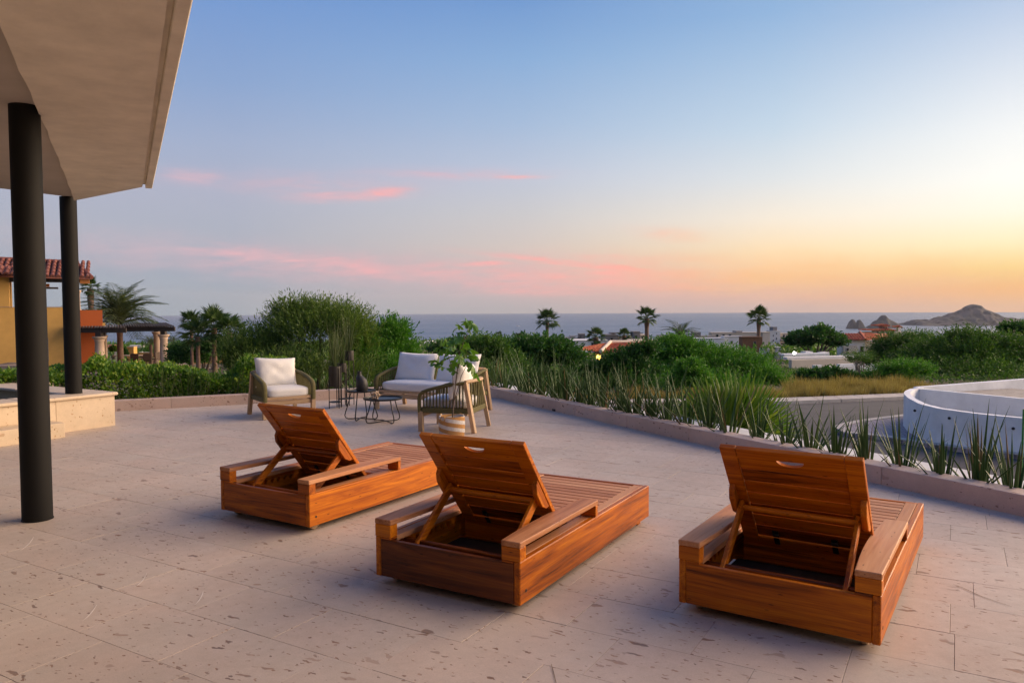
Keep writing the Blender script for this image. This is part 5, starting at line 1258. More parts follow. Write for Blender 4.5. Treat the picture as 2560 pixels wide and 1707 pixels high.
# ---- the neighbour's yellow villa
VD = 50.0; vil = empty('yellow_villa', tuple(at(160, 935, VD)), R(28)); tag_b(vil, 'yellow villa with red tiled roof and upper terrace, next door', 'house')
GZ = at(60, 945, VD).z
wbox(vil, 'wall', -260, 160, 768, 950, VD, 7, 'yellow_wall', GZ - .5); wbox(vil, 'rear_wall', -900, 30, 775, 950, VD + .9, 7, 'yellow_wall', GZ - .5, 150)
wbox(vil, 'wall', -260, 43, 690, 768, VD, 6, 'yellow_wall', at(0, 769, VD).z)
wbox(vil, 'wall', 43, 66, 692, 768, VD + .9, 5, 'yellow_wall', at(0, 769, VD).z)
wbox(vil, 'parapet_cap', -4, 162, 766.2, 768, VD - .05, .5, 'pink_stone', at(0, 768, VD).z + .001)
wwin(vil, vil, 53, 63, 704, 766, VD + .9, 'dark_timber')
wwin(vil, vil, 106, 126, 844, 901, VD, 'window_frame')
mb = MB(); mb.box(-.6, 1.89, .6, 3.2, GZ - .5 - vil.location.z, at(0, 800, VD + 1).z - vil.location.z); mb.build('wall', M['orange_wall'], vil)
wbox(vil, 'wall', 182, 231, 775.2, 818, VD - .6, 3.0, 'orange_wall', at(0, 818, VD - .6).z)
wbox(vil, 'wall_end', 231.3, 238, 808, 816, VD - .6, 2, 'yellow_wall')
c0 = at(199, 775.5, VD + .4); mb = MB(); mb.lathe([(.17, 0), (.17, .05), (.125, .10), (.115, 1.08), (.15, 1.16), (.19, 1.24), (.19, 1.34)], n=20); o = mb.build('terrace_column', M['column_stone'], vil, loc=(c0.x - vil.location.x, c0.y - vil.location.y, c0.z - vil.location.z)); smooth_angle(o)
wbox(vil, 'beam', 40, 197, 694.5, 706.5, VD - .2, .3, 'dark_timber')
wbox(vil, 'beam', 100, 152, 710, 718, VD + 1.2, .25, 'orange_beam')
wbox(vil, 'beam', 100, 190, 718.3, 723, VD + 2.2, .3, 'dark_timber')
wbox(vil, 'fascia', -260, 197, 690, 694.3, VD - .9, .9, 'pink_stone'); wbox(vil, 'soffit_panel', 176, 197, 694.4, 708, VD - .85, .3, 'orange_beam')
# tiles of the near roof, one by one
re0, re1 = at(-60, 690, VD - 1.0), at(198, 693, VD - 1.0); rr0, rr1 = at(-60, 650, VD + 2.2), at(228, 657, VD + 2.2)
mb = MB(); mb.add([re0 + Vector((0, 0, -.02)), re1 + Vector((0, 0, -.02)), rr1 + Vector((0, 0, -.02)), rr0 + Vector((0, 0, -.02)), re0 + Vector((0, 0, -.12)), re1 + Vector((0, 0, -.12)), rr1 + Vector((0, 0, -.12)), rr0 + Vector((0, 0, -.12))], [(0, 1, 2, 3), (7, 6, 5, 4), (0, 4, 5, 1), (1, 5, 6, 2), (2, 6, 7, 3), (3, 7, 4, 0)])
rf = stuff_part(mb, 'roof', 'clay', vil)
u = (re1 - re0).normalized(); ud = (rr0 - re0); ud = (ud - u * ud.dot(u)); Hs = ud.length; ud.normalize(); nn = u.cross(ud).normalized()
tm = MB(); ring = []
for yv, rr in ((0, .135), (.72, .11)):
    for k in range(7): th = math.pi * k / 6; ring.append((-math.cos(th) * rr, yv, math.sin(th) * rr + (.02 if yv == 0 else 0)))
tm.add(ring, [(k, k + 1, k + 8, k + 7) for k in range(6)] + [(6, 5, 4, 3, 2, 1, 0)]); tme = tm.mesh('roof_tile'); tme.materials.append(M['clay'])
nrow = int((re1 - re0).length / .33); ncrs = int(Hs / .62)
for i in range(nrow):
    for j in range(ncrs):
        p = re0 + u * ((i + .5) * .33) + ud * (j * Hs / ncrs) + nn * .0
        o = link('roof_tile', tme, None, rf); Mx = Matrix((u, ud, nn)).transposed().to_4x4(); Mx.translation = p - vil.location; o.matrix_local = Mx @ Matrix.Rotation(random.uniform(-.03, .03), 4, 'Z')
mb = MB(); mb.tube([rr0 + Vector((0, 0, .05)), rr1 + Vector((0, 0, .05))], .13, 8); o = stuff_part(mb, 'ridge_tiles', 'clay', vil)
mb = MB(); mb.tube([re1 + Vector((.02, 0, .03)), rr1 + Vector((.02, 0, .03))], .13, 8); o = stuff_part(mb, 'verge_tiles', 'clay', vil)
# lower roof at the picture edge
lm = barrel_plane(at(-60, 686, VD - 2.2), at(38, 688, VD - 2.2), at(-60, 668, VD - .8), at(38, 671, VD - .8), .33, .12, .55); stuff_part(lm, 'lower_roof', 'clay', vil)['kind'] = 'stuff'
M['weathered_pole'] = plain('weathered_pole', (.085, .068, .06), .8, .3, 8)
# pergola with stone columns
per = empty('pergola', tuple(at(330, 930, 51))); tag_b(per, 'dark timber pergola carried by round stone columns beside the villa', 'pergola')
def ppart(name, mb, mat, bevel=0):
    lx, ly, lz = per.location; mb.v = [(x - lx, y - ly, z - lz) for x, y, z in mb.v]; return mb.build(name, M[mat], per, bevel=bevel)
A0, A1, B0, B1 = at(160, 826, 49.0), at(314, 826, 49.6), at(312, 823, 51.5), at(436, 822.5, 51.5)
for (p, q, dd) in ((A0, A1, 3.2), (B0, B1, 7.5)):
    mb = MB(); mb.bar(p + Vector((0, .1, 0)), q + Vector((0, .1, 0)), .16, .30); ppart('beam', mb, 'dark_timber', .01)
    pd = Vector((-.47, .88, 0)); mb = MB(); mb.bar(p + pd * dd + Vector((0, 0, .02)), q + pd * dd + Vector((0, 0, .02)), .16, .30); ppart('beam', mb, 'dark_timber', .01)
    n = int((q - p).length / .17)
    for k in range(n):
        s = p.lerp(q, (k + .5) / n) + pd * -.35 + Vector((0, 0, .20)); mb = MB(); mb.tube([s, s + pd * (dd + .6) + Vector((0, 0, .10))], .052, 6); ppart('roof_pole', mb, 'weathered_pole')
def stone_col(px, pt, pb, D, rpx):
    b, t_ = at(px, pb, D), at(px, pt, D); r = rpx * D / F_PX; h = t_.z - b.z
    mb = MB(); mb.lathe([(r * 1.05, -.3), (r * 1.05, .05), (r, .12), (r * .97, h * .55), (r * .9, h - .34), (r * 1.02, h - .30), (r * 1.04, h - .25), (r * .96, h - .22), (r * 1.35, h - .10), (r * 1.42, h - .07), (r * 1.42, h)], (b.x, b.y, b.z), 24)
    o = ppart('column', mb, 'column_stone'); smooth_angle(o, 45)
    mb = MB(); mb.box(b.x - r * .6, b.x + r * .6, b.y - r * .6, b.y + r * .6, t_.z + .001, t_.z + .42); ppart('post', mb, 'dark_timber')
stone_col(251, 841, 932, 49.5, 11.5); stone_col(411, 836, 922, 52, 9.8); stone_col(394, 829, 905, 59, 8.6); stone_col(263.5, 838, 910, 57, 5.5)
# garden walls and terraces of the villa
def garden_wall(label, px0, px1, py0, py1, D, th, mat, zb=None):
    root = empty('garden_wall', tuple(at((px0 + px1) / 2, py1, D))); tag(root, label, 'garden wall', 'low walls in the villa garden'); a = at(px0, py1, D); wbox(root, 'wall', px0, px1, py0 + 1.2, py1, D, th, mat, zb); wbox(root, 'coping', px0 - .8, px1 + .8, py0, py0 + 1.1, D - .04, th + .08, mat if mat != 'yellow_wall' else 'cream_wall'); return root
garden_wall('pale pink garden wall at the foot of the near stone column', 110, 309, 932, 950, 46, .4, 'pink_stone', -3.4)
garden_wall('yellow garden wall behind the outdoor dining set', 331, 398, 880.5, 905, 66, .3, 'yellow_wall', -4)
garden_wall('stout yellow gate pillar behind the dining table', 318, 334, 866, 905, 64, .6, 'yellow_wall', -4)
garden_wall('short yellow garden wall to the right of the red pot', 428, 452, 880, 902, 66, .3, 'yellow_wall', -4)
garden_wall('yellow garden wall below the fan palms by the willow shrub', 484, 560, 891, 912, 58, .3, 'yellow_wall', -4)
garden_wall('pink stone edge of the neighbour pool', 428, 545, 920, 938, 50, 2.2, 'pink_stone', -3.4)
garden_wall('raised pink stone ledge beside the neighbour pool', 428, 472, 913, 922, 52.5, 1.0, 'pink_stone', -3.2)
garden_wall('low pale wall beside the soil mound, behind the front column', -60, 50, 914, 938, 30, .4, 'pink_stone', -2.6)
md = MB(); q = at(28, 915, 31.5); md.lathe([(1.0, -.1), (.8, .03), (.45, .15), (.12, .21), (.01, .22)], (0, 0, 0), 18); o = md.build('soil_mound', M['soil'], None, loc=(q.x, q.y, q.z - .06)); tag(o, 'dark soil mound against the yellow villa wall', 'soil heap')
pat = MB(); q0, q1 = at(262, 932, 49), at(560, 920, 49); pat.box(q0.x, q1.x, 47.0, 66, -3.6, -2.62); o = pat.build('villa_patio', M['pink_stone']); tag(o, kind='structure')
# dining set
PZ = -2.62
tb = empty('dining_table', (at(330, 900, 57).x, 57, PZ)); tag(tb, 'long oval outdoor dining table under the pergola', 'table')
mb = MB(); mb.prism([(1.45 * math.cos(a), .6 * math.sin(a)) for a in [6.283 * k / 28 for k in range(28)]], .70, .74); mb.build('table_top', M['pink_stone'], tb, bevel=.008)
for sx_ in (-.8, .8): mb = MB(); mb.lathe([(.25, 0), (.1, .06), (.07, .4), (.2, .698)], (sx_, 0, 0), 14); mb.build('pedestal', M['dark_timber'], tb)
M['wicker'] = plain('brown_wicker', (.07, .045, .03), .8, .3, 30, bmp=.3)
def patio_chair(px, D, rz, label):
    q = at(px, 900, D); root = empty('patio_chair', (q.x, q.y, PZ), rz); tag(root, label, 'chair', 'chairs round the outdoor dining table')
    for x, y in ((-.24, -.24), (.24, -.24), (-.24, .24), (.24, .24)):
        mb = MB(); mb.bar((x, y, 0), (x, y, .42), .045, .045); mb.build('leg', M['wicker'], root)
    mb = MB(); mb.box(-.29, .29, -.29, .27, .40, .46); mb.build('seat', M['wicker'], root, bevel=.02)
    mb = MB(); pol = [(-.28, .44), (.28, .44), (.31, .88), (.22, .96), (-.22, .96), (-.31, .88)]
    mb.prism(pol, -.31, -.25, Matrix(((1, 0, 0, 0), (0, 0, 1, 0), (0, 1, 0, 0), (0, 0, 0, 1)))); mb.build('backrest', M['wicker'], root, bevel=.01)
    for sx_ in (-1, 1): mb = MB(); mb.bar((sx_ * .3, -.27, .64), (sx_ * .3, .24, .62), .05, .04); mb.bar((sx_ * .3, .22, .62), (sx_ * .27, .22, .42), .04, .04); mb.build('arm', M['wicker'], root)
patio_chair(341, 55.6, 0, 'brown wicker chair with its back to us, nearer the dining table middle'); patio_chair(372, 55.6, .15, 'brown wicker chair with its back to us, close to the right stone columns'); patio_chair(386, 57.2, 1.4, 'brown wicker chair at the far end of the dining table'); 
def pot(name, label, px, pt, pb, D, rpx, mat, plant=None, cat='plant pot', seed=0):
    b, t_ = at(px, pb, D), at(px, pt, D); h = t_.z - b.z; r = rpx * D / F_PX; root = empty(name, tuple(b)); tag(root, label, cat)
    mb = MB(); mb.lathe([(r * .62, -.15), (r * .62, .0), (r * .95, h * .7), (r, h * .9), (r * 1.06, h), (r * .9, h), (r * .85, h * .85), (.01, h * .85)], n=20); o = mb.build('pot', M[mat], root); smooth_angle(o)
M['grey_pot'] = plain('grey_pot', (.12, .13, .13), .6); M['blue_pot'] = plain('blue_grey_pot', (.10, .14, .18), .5)
pot('plant_pot', 'tapered grey pot holding a yellow green shrub, beyond the near stone column', 286, 889, 908, 58, 6, 'grey_pot')
bush('potted_shrub', 'yellow green shrub growing in the tapered grey pot', 'shrub', 58, [(284, 878, 9, 11, 1)], 90, 'leaf_hedge', 260, 284, .25, (.12, .05), .8, trunk_r=.02, n_limbs=4)
pot('plant_pot', 'blue grey urn standing at the edge of the neighbour pool', 441, 905, 920, 51, 4.5, 'blue_pot')
pot('plant_pot', 'square terracotta red planter behind the right stone columns', 425, 868, 893, 62, 7, 'orange_wall')
GS = 'small green shrubs in the villa garden'
for k, (px, py, rx, ry, D, lab) in enumerate([(222, 922, 24, 10, 48, 'small round shrub under the orange villa wall'), (315, 922, 28, 11, 47, 'low spreading shrub in front of the dining set, nearer the near column'), (345, 926, 20, 12, 46.5, 'low shrub in front of the two wicker chairs'), (388, 926, 18, 10, 48, 'small shrub at the foot of the right stone columns'), (146, 925, 19, 9, 40, 'little standard shrub with a thin stem between the black columns'), (330, 888, 16, 12, 66, 'bushy green plant behind the yellow gate pillar'), (365, 877, 30, 7, 70, 'green shrub showing above the yellow wall behind the dining set'), (305, 885, 14, 16, 60, 'dark shrub at the foot of the large feather palm'), (455, 905, 24, 16, 52, 'brownish green shrub by the pool, right of the stone columns'), (530, 900, 20, 12, 50, 'dark shrub with a few red flowers below the garden palms'), (425, 925, 14, 6, 47, 'tiny shrub touching the hedge top near the stone columns')]):
    bush('small_shrub', lab, 'shrub', D, [(px, py, rx, ry, 1)], 91 + k, ('leaf_bright', 'leaf_dark', 'leaf_hedge')[k % 3] if k != 8 else 'leaf_olive', 420, px, .22, (.11, .055), .5, trunk_r=.03, n_limbs=4, group=GS)

# ---- tiled villa in the middle
tv = empty('tiled_villa', tuple(at(1540, 890, 72))); tag_b(tv, 'low villa with old red tile roof behind the middle trees, amber lamp below', 'house')
TD = 72; wbox(tv, 'wall', 1448, 1690, 880, 925, TD, 8, 'white_wall', -8)
e0, e1, e2, e3 = at(1436, 873, TD - .3), at(1502, 881, TD - 2.8), at(1600, 877, TD - 1), at(1700, 874, TD); r0_, r1_ = at(1526, 857, TD + 3), at(1572, 855, TD + 5)
m1 = barrel_plane(e0, e1, r0_ - Vector((.1, 0, 0)), r0_, .30, .11, .6); m2 = barrel_plane(e1, e3, r0_, at(1640, 857, TD + 5), .30, .11, .6); m1.add(m2.v, m2.f); stuff_part(m1, 'roof', 'clay_red', tv)['kind'] = 'stuff'
mb = MB(); mb.tube([e1 + Vector((0, 0, .1)), r0_ + Vector((0, 0, .12))], .17, 8); stuff_part(mb, 'hip_tiles', 'cream_wall', tv)
mb = MB(); mb.tube([r0_ + Vector((0, 0, .1)), at(1640, 857, TD + 5) + Vector((0, 0, .1))], .17, 8); stuff_part(mb, 'ridge_tiles', 'cream_wall', tv)
wbox(tv, 'fascia', 1490, 1700, 881.5, 884, TD - .8, .8, 'dark_timber')
for x0, x1 in ((1485, 1500), (1533, 1547), (1610, 1626)): wwin(tv, tv, x0, x1, 886, 900, TD)
wbox(tv, 'wall_panel', 1605, 1632, 883, 899, TD - .5, .4, 'orange_wall')
lampr = empty('wall_lamp', tuple(at(1496, 892, TD - 1.2))); tag(lampr, 'glowing amber wall lamp under the tiled villa eaves', 'lamp')
mb = MB(); mb.lathe([(.02, -.32), (.17, -.2), (.22, .12), (.02, .22)], n=10); mb.build('lantern', M['lamp_amber'], lampr); mb = MB(); mb.box(-.03, .03, 0, 1.2, .2, .26); mb.build('bracket', M['black_metal'], lampr)
# ---- flat roofed modern houses, box by box
def modern(name, label, boxes, D, wins=(), group='flat roofed houses towards the sea', ground=-14):
    x0 = min(b[0] for b in boxes); x1 = max(b[1] for b in boxes); y1 = max(b[3] for b in boxes); root = empty(name, tuple(at((x0 + x1) / 2, y1, D))); tag(root, label, 'house', group)
    for i, b in enumerate(boxes):
        dd = D + (b[6] if len(b) > 6 else 0); o = wbox(root, 'wall' if i == 0 or b[3] - b[2] > 8 else 'roof_block', b[0], b[1], b[2], b[3], dd, b[5], b[4], (at(0, b[3], dd).z - 3.5) if b[3] > 846 else None)
        if b[3] - b[2] > 6: wbox(root, 'roof_slab', b[0] - .6, b[1] + .6, b[2] - 1.4, b[2] - .1, dd - .15, b[5] + .3, b[4])
    for wn in wins: wwin(root, root, *wn[:4], D + (wn[4] if len(wn) > 4 else 0), 'grey_wall', 'glass')
    return root
modern('flat_roof_house', 'grey house with an open roof frame left of the short fan palm', [(1392, 1440, 846, 858, 'grey_wall', 6), (1436, 1463, 846.5, 852, 'grey_wall', 4, 1), (1448, 1462.5, 835.5, 846, 'grey_wall', 2.5, 2)], 116, [(1450, 1454, 839, 844, 2)])
fr_ = empty('roof_frame', tuple(at(1437, 851, 117))); tag(fr_, 'slim grey roof terrace frame on the grey house', 'roof frame'); wbox(fr_, 'top_bar', 1426, 1448, 840, 841.6, 117, 3, 'grey_wall')
for px in (1426.5, 1436.5): wbox(fr_, 'post', px, px + 1.2, 841.7, 852, 117, .1, 'grey_wall')
modern('flat_roof_house', 'white block house directly behind the short fan palm', [(1429, 1444, 852.5, 876, 'white_wall', 5), (1444.1, 1520, 852, 876, 'white_wall', 5, .1)], 100, [(1478, 1484, 856, 864, .1)])
modern('flat_roof_house', 'grey flat roofed house with a chimney block between two fan palms', [(1513, 1545, 838, 860, 'grey_wall', 7), (1545.2, 1584, 843, 860, 'cream_wall', 6, .6), (1584, 1600, 830, 852, 'grey_wall', 3, -.3), (1600, 1618, 838, 850, 'cream_wall', 4, .5), (1530, 1608, 832.5, 834.2, 'dark_timber', 5, 1)], 112, [(1587, 1594, 838, 845, -.3), (1526, 1533, 844, 854), (1604, 1608, 840, 848, .5)])
modern('flat_roof_house', 'long low white house right of the tiled villa roof', [(1575, 1664, 851, 872, 'cream_wall', 7), (1610, 1664, 852.5, 872, 'white_wall', 5, -.4)], 104, [(1580, 1592, 856, 862), (1598, 1604, 856, 862)])
modern('flat_roof_house', 'long grey roofed house at the foot of the sea, behind the feathery palm', [(1648, 1790, 841, 862, 'grey_wall', 8), (1736, 1752, 832, 841, 'grey_wall', 3, 1), (1650, 1700, 838.5, 841, 'dark_timber', 5, 2)], 140, [(1660, 1668, 846, 852), (1676, 1684, 846, 852), (1694, 1702, 846, 852), (1712, 1720, 846, 852)])
modern('flat_roof_house', 'pale blue white house left of the brown clad box', [(1735, 1812, 846, 872, 'drive_wall', 7), (1810, 1857, 842, 872, 'white_wall', 6, .5)], 96, [(1752, 1762, 850, 858), (1826, 1832, 852, 860, .5)])
modern('flat_roof_house', 'brown timber clad box with a dark doorway beside the tall fan palm', [(1855.7, 1906, 843, 874, 'brown_panel', 6)], 88, [(1884, 1890, 853, 869)])
for k in range(16):
    pass
modern('flat_roof_house', 'long flat roof with a dark roof box left of the apartment block', [(1780, 1925, 832, 850, 'cream_wall', 9), (1840, 1856, 827, 832.5, 'grey_wall', 3, 1), (1906, 1924.6, 831, 880, 'cream_wall', 8, -.5)], 185, [(1790, 1796, 836, 842), (1806, 1812, 836, 842), (1822, 1828, 836, 842)])
ap = modern('apartment_block', 'three storey cream apartment block with stacked balconies', [(1925, 1951, 828, 884, 'white_wall', 12), (1951.2, 1981, 834, 884, 'cream_wall', 10, .8), (1932.5, 1943, 818.5, 828, 'grey_wall', 3, 1)], 215, [(1940, 1942.5, 832, 836), (1932, 1934.5, 837, 841), (1940, 1942.5, 844, 849), (1932, 1934.5, 849, 853), (1940, 1942.5, 858, 862), (1957, 1962, 837, 842, .8), (1970, 1974, 841, 847, .8)])
for py in (843, 857, 870):
    wbox(ap, 'balcony', 1954, 1966, py + 5, py + 8.5, 214.2, 1.6, 'cream_wall'); wbox(ap, 'recess_shade', 1953, 1966, py, py + 5, 215.6, .1, 'dark_timber')  # dark panels on the wall stand for the shaded balcony hollows
modern('flat_roof_house', 'white stepped garden building with a white post, left of the small bright lamp', [(1907, 1924, 873, 892, 'white_wall', 3), (1943, 1953, 869, 886, 'white_wall', .8, 6)], 80, group='white walls beyond the trees')
# low white villa in front
lw = empty('low_white_villa', tuple(at(2060, 912, 62)), R(14)); tag_b(lw, 'low white villa with long sandy wall and flat white roof', 'house')
wbox(lw, 'wall', 1948, 2182, 897, 936, 60, .4, 'cream_wall', -9); wbox(lw, 'roof', 1940, 2184, 890, 896.8, 60.5, 9, 'white_wall'); wbox(lw, 'parapet', 2000, 2130, 884, 890, 68, 3, 'drive_wall'); wbox(lw, 'roof_light', 2070, 2090, 879.5, 883.8, 69, 1.6, 'white_wall'); wbox(lw, 'roof_light', 2118, 2138, 881.5, 884.5, 69, 1.6, 'white_wall')
wbox(lw, 'lower_wall', 1952, 2026, 912, 940, 52, .3, 'drive_wall', -8); wbox(lw, 'lower_wall', 1930, 1951.5, 909, 934, 53, .3, 'white_wall', -8); wbox(lw, 'lower_wall', 2012, 2230, 907.5, 940, 54, .3, 'drive_wall', -8)
gt = empty('garden_fence', tuple(at(1935, 895, 58))); tag(gt, 'thin brown railing fence in front of the low white villa', 'fence')
wbox(gt, 'rail', 1912, 1952, 886, 887, 58, .06, 'dark_timber'); wbox(gt, 'rail', 1912, 1952, 902, 903, 58, .06, 'dark_timber')
for k in range(14): wbox(gt, 'bar', 1913 + k * 2.9, 1913.7 + k * 2.9, 887.1, 901.9, 58.01, .04, 'dark_timber')
l2 = empty('garden_lamp', tuple(at(1986, 890, 66))); tag(l2, 'small bright white lamp above the low white villa', 'lamp'); mb = MB(); blob(mb, (0, 0, .27), .13, 3); mb.build('bulb', M['lamp_white'], l2); mb = MB(); mb.tube([(0, 0, -.6), (0, 0, .15)], .03, 8); mb.build('post', M['black_metal'], l2)
# ---- red tiled house at the right with its towers
rh = empty('red_tiled_house', tuple(at(2140, 880, 84))); tag_b(rh, 'cream house with bright red hipped tile roof in front of the sea rocks', 'house')
RD_ = 84; wbox(rh, 'wall', 2101, 2163, 853, 886, RD_, 8, 'white_wall', -9); wbox(rh, 'wall', 2163.2, 2184, 853, 886, RD_ + .5, 8, 'cream_wall', -9); wbox(rh, 'cornice', 2098, 2188, 850.5, 853, RD_ - .3, 9, 'white_wall'); wbox(rh, 'wall_panel', 2109, 2143, 863.5, 881, RD_ - .25, .22, 'cream_wall')
e0, e1, e2 = at(2080, 850, RD_ + .2), at(2164, 850.5, RD_ - .8), at(2222, 848, RD_ + 4); ra, rb = at(2098, 836.5, RD_ + 4), at(2150, 832, RD_ + 5)
m1 = barrel_plane(e0, e1, ra, rb, .3, .11, .6); m2 = barrel_plane(e1, e2, rb, at(2224, 834, RD_ + 8), .3, .11, .6); m1.add(m2.v, m2.f); stuff_part(m1, 'roof', 'clay_red', rh)['kind'] = 'stuff'
mb = MB(); mb.tube([e1 + Vector((0, 0, .08)), rb + Vector((0, 0, .1))], .13, 8); stuff_part(mb, 'hip_tiles', 'clay_red', rh)
wwin(rh, rh, 2150, 2159, 865.5, 880.5, RD_); wwin(rh, rh, 2116, 2122, 870, 877, RD_ - .25)
tw = empty('tower_house', tuple(at(2215, 840, 120))); tag_b(tw, 'pinkish house with a small two tier tiled tower behind the red roof', 'house')
wbox(tw, 'wall', 2153, 2282, 829, 845, 120, 8, 'cream_wall', -12); wbox(tw, 'tower', 2188, 2238, 827, 836, 117, 4, 'cream_wall'); wbox(tw, 'upper_tower', 2206, 2219, 815, 823, 119, 1.6, 'cream_wall'); wbox(tw, 'chimney', 2246, 2252, 818, 829, 121, .8, 'white_wall')
def pyr(root, px0, px1, pe, pa, D, dp, mat='clay_red', name='tower_roof'):
    a, b = at(px0, pe, D), at(px1, pe, D); c = at((px0 + px1) / 2, pa, D + dp / 2); lx, ly, lz = root.location
    A, B_, C_, D_ = Vector((a.x, D, a.z)), Vector((b.x, D, b.z)), Vector((b.x, D + dp, b.z)), Vector((a.x, D + dp, a.z)); f = .3
    T = [c.lerp(q, f) + Vector((0, 0, 0)) for q in (A, B_, C_, D_)]
    for q in T: q.z = c.z
    mb = barrel_plane(A, B_, T[0], T[1], .4, .13, .6)
    for (p, q, s, t_) in ((B_, C_, T[1], T[2]), (C_, D_, T[2], T[3]), (D_, A, T[3], T[0])): m2 = barrel_plane(p, q, s, t_, .4, .13, .6); mb.add(m2.v, m2.f)
    mb.add([*T], [(0, 1, 2, 3)]); stuff_part(mb, name, mat, root)['kind'] = 'stuff'
pyr(tw, 2182, 2244, 827, 822.5, 116.5, 5); pyr(tw, 2199, 2226, 815, 811, 118.2, 3); pyr(tw, 2242, 2256, 817.5, 814.5, 120.5, 1.6)
for x0 in (2192, 2205, 2218, 2230): wwin(tw, tw, x0, x0 + 4, 829, 833.5, 117)
wwin(tw, tw, 2208, 2211, 817, 822, 119); wwin(tw, tw, 2214, 2217, 817, 822, 119)
# ---- distant white resort seen through the fig
rs = modern('resort_building', 'white stacked balcony building seen left of the fig leaves', [(1056, 1088, 858, 896, 'white_wall', 14), (1066, 1080, 853, 858, 'white_wall', 6, 2)], 240, [(x, x + 6, y, y + 6) for x in (1060, 1069, 1078) for y in (862, 872, 882)])
modern('resort_building', 'pinkish tall building behind the fig leaves', [(1116, 1152, 850, 896, 'pink_stone', 12)], 250, [(x, x + 4, y, y + 5) for x in (1120, 1128, 1136, 1144) for y in (856, 866, 876)])
modern('resort_building', 'low white roofs by the sea left of the stacked balcony building', [(1035, 1062, 866, 896, 'cream_wall', 10)], 300, [(1040, 1045, 870, 875), (1050, 1055, 870, 875)])
modern('flat_roof_house', 'tiny grey box house at the foot of the first tall fan palm', [(1340, 1353, 844, 866, 'grey_wall', 4)], 125, [(1344, 1348, 848, 853)])
modern('flat_roof_house', 'white roof just above the yellow garden wall, by the sea', [(322, 352, 864.5, 884, 'white_wall', 5)], 90, [(330, 335, 868, 872)])
mb = barrel_plane(at(262, 869, 80), at(296, 869, 80), at(270, 861, 83), at(284, 861, 83), .35, .12, .6); rr_ = empty('tiled_shed', tuple(at(280, 870, 80))); tag(rr_, 'small pink tiled roof left of the feather palm trunk', 'shed'); stuff_part(mb, 'roof', 'clay', rr_)['kind'] = 'stuff'; wbox(rr_, 'wall', 264, 294, 869.3, 885, 80.4, 2.5, 'cream_wall', -7)

for px, py in ((2287, 1026), (2373, 1045), (2533, 1071)):
    q = None
    for d_ in np.linspace(12, 30, 400):
        t_ = at(px, py, d_)
        if min((t_.xy - n_.xy).length for n_ in poly_line(near, 60)) < .12: q = t_; break
    if q is None: continue
    mb = MB(); mb.lathe([(.01, -.035), (.034, -.02), (.034, .02), (.01, .035)], n=12)
    mb.build('wall_light', M['black_metal'], wallr, loc=q - WO)
# ================================================================== lamp by the road
bl = empty('bollard_light', tuple(at(1882, 992, 23)[:2]) + (-2.02,)); tag(bl, 'bright white path light glaring beyond the young fan palm', 'lamp')
zl = at(1882, 992, 23).z + 2.02
mb = MB(); mb.lathe([(.05, 0), (.05, zl - .09)], n=12); mb.build('post', M['black_metal'], bl)
mb = MB(); mb.lathe([(.02, zl - .058), (.085, zl - .05), (.085, zl + .05), (.02, zl + .058)], n=16); mb.build('lamp_head', M['lamp_white'], bl); mb = MB(); mb.lathe([(.13, zl + .09), (.13, zl + .12), (.01, zl + .14)], n=16); mb.build('cap', M['black_metal'], bl)

# ================================================================== sea rocks, headland, boats
def rock_mat():
    m, t, b = new_mat('headland_rock'); geo = t.node('ShaderNodeNewGeometry'); p = geo.outputs['Position']
    n1 = t.noise(t.mapping(p, (.03, .03, .012)), 1, 7, .65); n2 = t.noise(p, .011, 4, .6)
    c = t.mix(t.rng(n1, .35, .65, 0, 1), (.055, .046, .045), (.115, .095, .09)); c = t.mix(t.rng(n2, .45, .6, 0, .6), c, (.075, .08, .05))
    t.link(c, b.inputs['Base Color']); b.inputs['Roughness'].default_value = .95; bump(t, b, n1, 1.0, 12); return m
M['rock'] = rock_mat()
from mathutils import noise as mnoise
def rock(name, label, cat, D, profile, depth, seed, group=None, nx_=46, ny_=22, rough=.10, ex=1.6):
    """profile: (px, py) skyline from left to right; the rock is a ridge of real depth on the sea floor"""
    px = np.array([p[0] for p in profile], float); py = np.array([p[1] for p in profile], float); x0 = at(px[0], 800, D).x; x1 = at(px[-1], 800, D).x
    cx = (x0 + x1) / 2; root_loc = Vector((cx, D, SEA_Z)); vs = []
    for j in range(ny_ + 1):
        v_ = 2 * j / ny_ - 1
        for i in range(nx_ + 1):
            q = px[0] + (px[-1] - px[0]) * i / nx_; top = at(q, float(np.interp(q, px, py)), D); h = max(0, top.z - SEA_Z)
            sh = max(0, 1 - abs(v_) ** ex); X = top.x - cx; Y = v_ * depth
            nz = mnoise.fractal(Vector((X * .02 + seed, Y * .02, seed * 2.3)), 1.0, 2.1, 5); n3 = mnoise.noise(Vector((X * .06, Y * .06, seed)))
            Z = h * sh * (1 + rough * nz * (1 if abs(v_) > .08 else .4)) - 3 * (abs(v_) > .97)
            vs.append((X + min(depth, 40) * .05 * nz, Y + depth * .16 * n3, Z - 1.5))
    I = [(j * (nx_ + 1) + i) for j in range(ny_) for i in range(nx_)]
    mb = MB(); mb.add(vs, [(a, a + 1, a + nx_ + 2, a + nx_ + 1) for a in I]); o = mb.build(name, M['rock'], None, loc=root_loc); o.data.polygons.foreach_set('use_smooth', [True] * len(o.data.polygons)); tag(o, label, cat, group); return o
rock('sea_stack', 'leftmost narrow sea stack standing off the headland', 'sea rock', 2150, [(2116, 823), (2120, 812), (2124, 803), (2130, 796.5), (2134, 797), (2138, 804), (2140, 813), (2142, 823)], 13, 1, 'sea rocks off the headland', 24, 16, .05, 4)
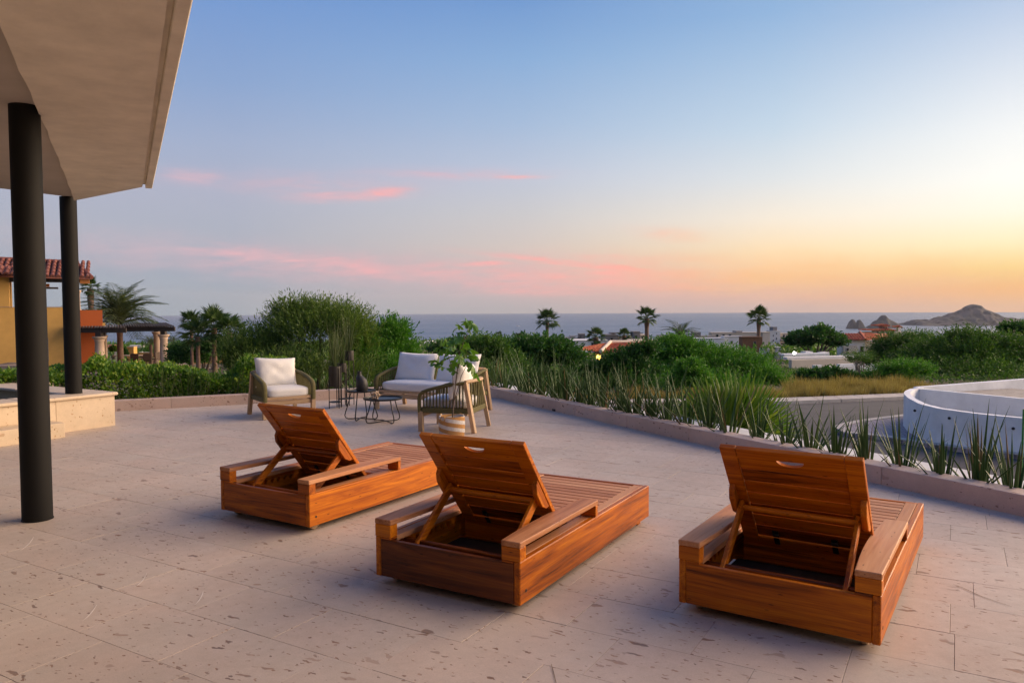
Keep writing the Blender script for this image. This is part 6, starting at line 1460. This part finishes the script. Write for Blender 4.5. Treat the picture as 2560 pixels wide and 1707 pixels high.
rock('sea_stack', 'second narrow sea stack, between the first stack and the broad rock', 'sea rock', 2130, [(2138.5, 823), (2141, 808), (2145, 799), (2150, 797), (2155, 804), (2159, 813), (2163, 823)], 13, 2, 'sea rocks off the headland', 24, 16, .05, 4)
rock('rock_island', 'broad pointed sea rock between the stacks and the headland', 'sea rock', 2180, [(2170, 822), (2174, 812), (2180, 810), (2186, 801), (2194, 799), (2202, 789), (2210, 786.5), (2218, 792), (2226, 797), (2234, 801), (2242, 806), (2248, 814), (2256, 822)], 34, 3, 'sea rocks off the headland', 60, 24, .08, 2)
rock('headland', 'grey headland hill rising above the sea horizon at the right', 'hill', 2500, [(2266, 820), (2274, 806), (2284, 798), (2294, 797), (2303, 798), (2312, 796), (2322, 799), (2334, 794), (2348, 789), (2358, 791), (2370, 784), (2384, 780), (2398, 773), (2412, 765), (2424, 760), (2436, 759.5), (2448, 762), (2462, 769), (2480, 778), (2500, 788), (2516, 793), (2530, 792), (2545, 796), (2562, 800), (2600, 803), (2680, 806), (2760, 815), (2800, 825)], 120, 4, None, 160, 34, .05, 1.1)
bo = empty('motor_yacht', tuple(at(1293.8, 822.5, 2600)[:2]) + (SEA_Z,)); tag(bo, 'small white motor yacht alone on the open sea', 'boat')
mb = MB(); mb.prism([(-7, -1.6), (5, -1.6), (9, 0), (5, 1.6), (-7, 1.6)], 0, 1.8); mb.build('hull', M['white_wall'], bo); mb = MB(); mb.prism([(-5, -1.2), (2, -1.2), (3.5, 0), (2, 1.2), (-5, 1.2)], 1.8, 4.0); mb.build('cabin', M['white_wall'], bo)
b2_ = empty('motor_yacht', tuple(at(2060, 824, 2050)[:2]) + (SEA_Z,)); tag(b2_, 'dark small boat on the pale sea left of the sea stacks', 'boat')
mb = MB(); mb.prism([(-5, -1.2), (4, -1.2), (7, 0), (4, 1.2), (-5, 1.2)], 0, 1.2); mb.build('hull', M['grey_wall'], b2_); mb = MB(); mb.box(-2, 1.5, -.8, .8, 1.2, 2.4); mb.build('cabin', M['white_wall'], b2_)

# ================================================================== air
hz = MB(); hz.box(-3200, 3200, -200, 9400, -61.2, 175)
hm = bpy.data.materials.new('haze_air'); hm.use_nodes = True; ht = hm.node_tree; ht.nodes.clear()
pv_ = ht.nodes.new('ShaderNodeVolumePrincipled'); pv_.inputs['Color'].default_value = (.80, .82, .88, 1); pv_.inputs['Density'].default_value = 0.00007; pv_.inputs['Anisotropy'].default_value = 0.0
ho = ht.nodes.new('ShaderNodeOutputMaterial'); ht.links.new(pv_.outputs[0], ho.inputs['Volume'])
o = hz.build('haze', hm); tag(o, kind='stuff')
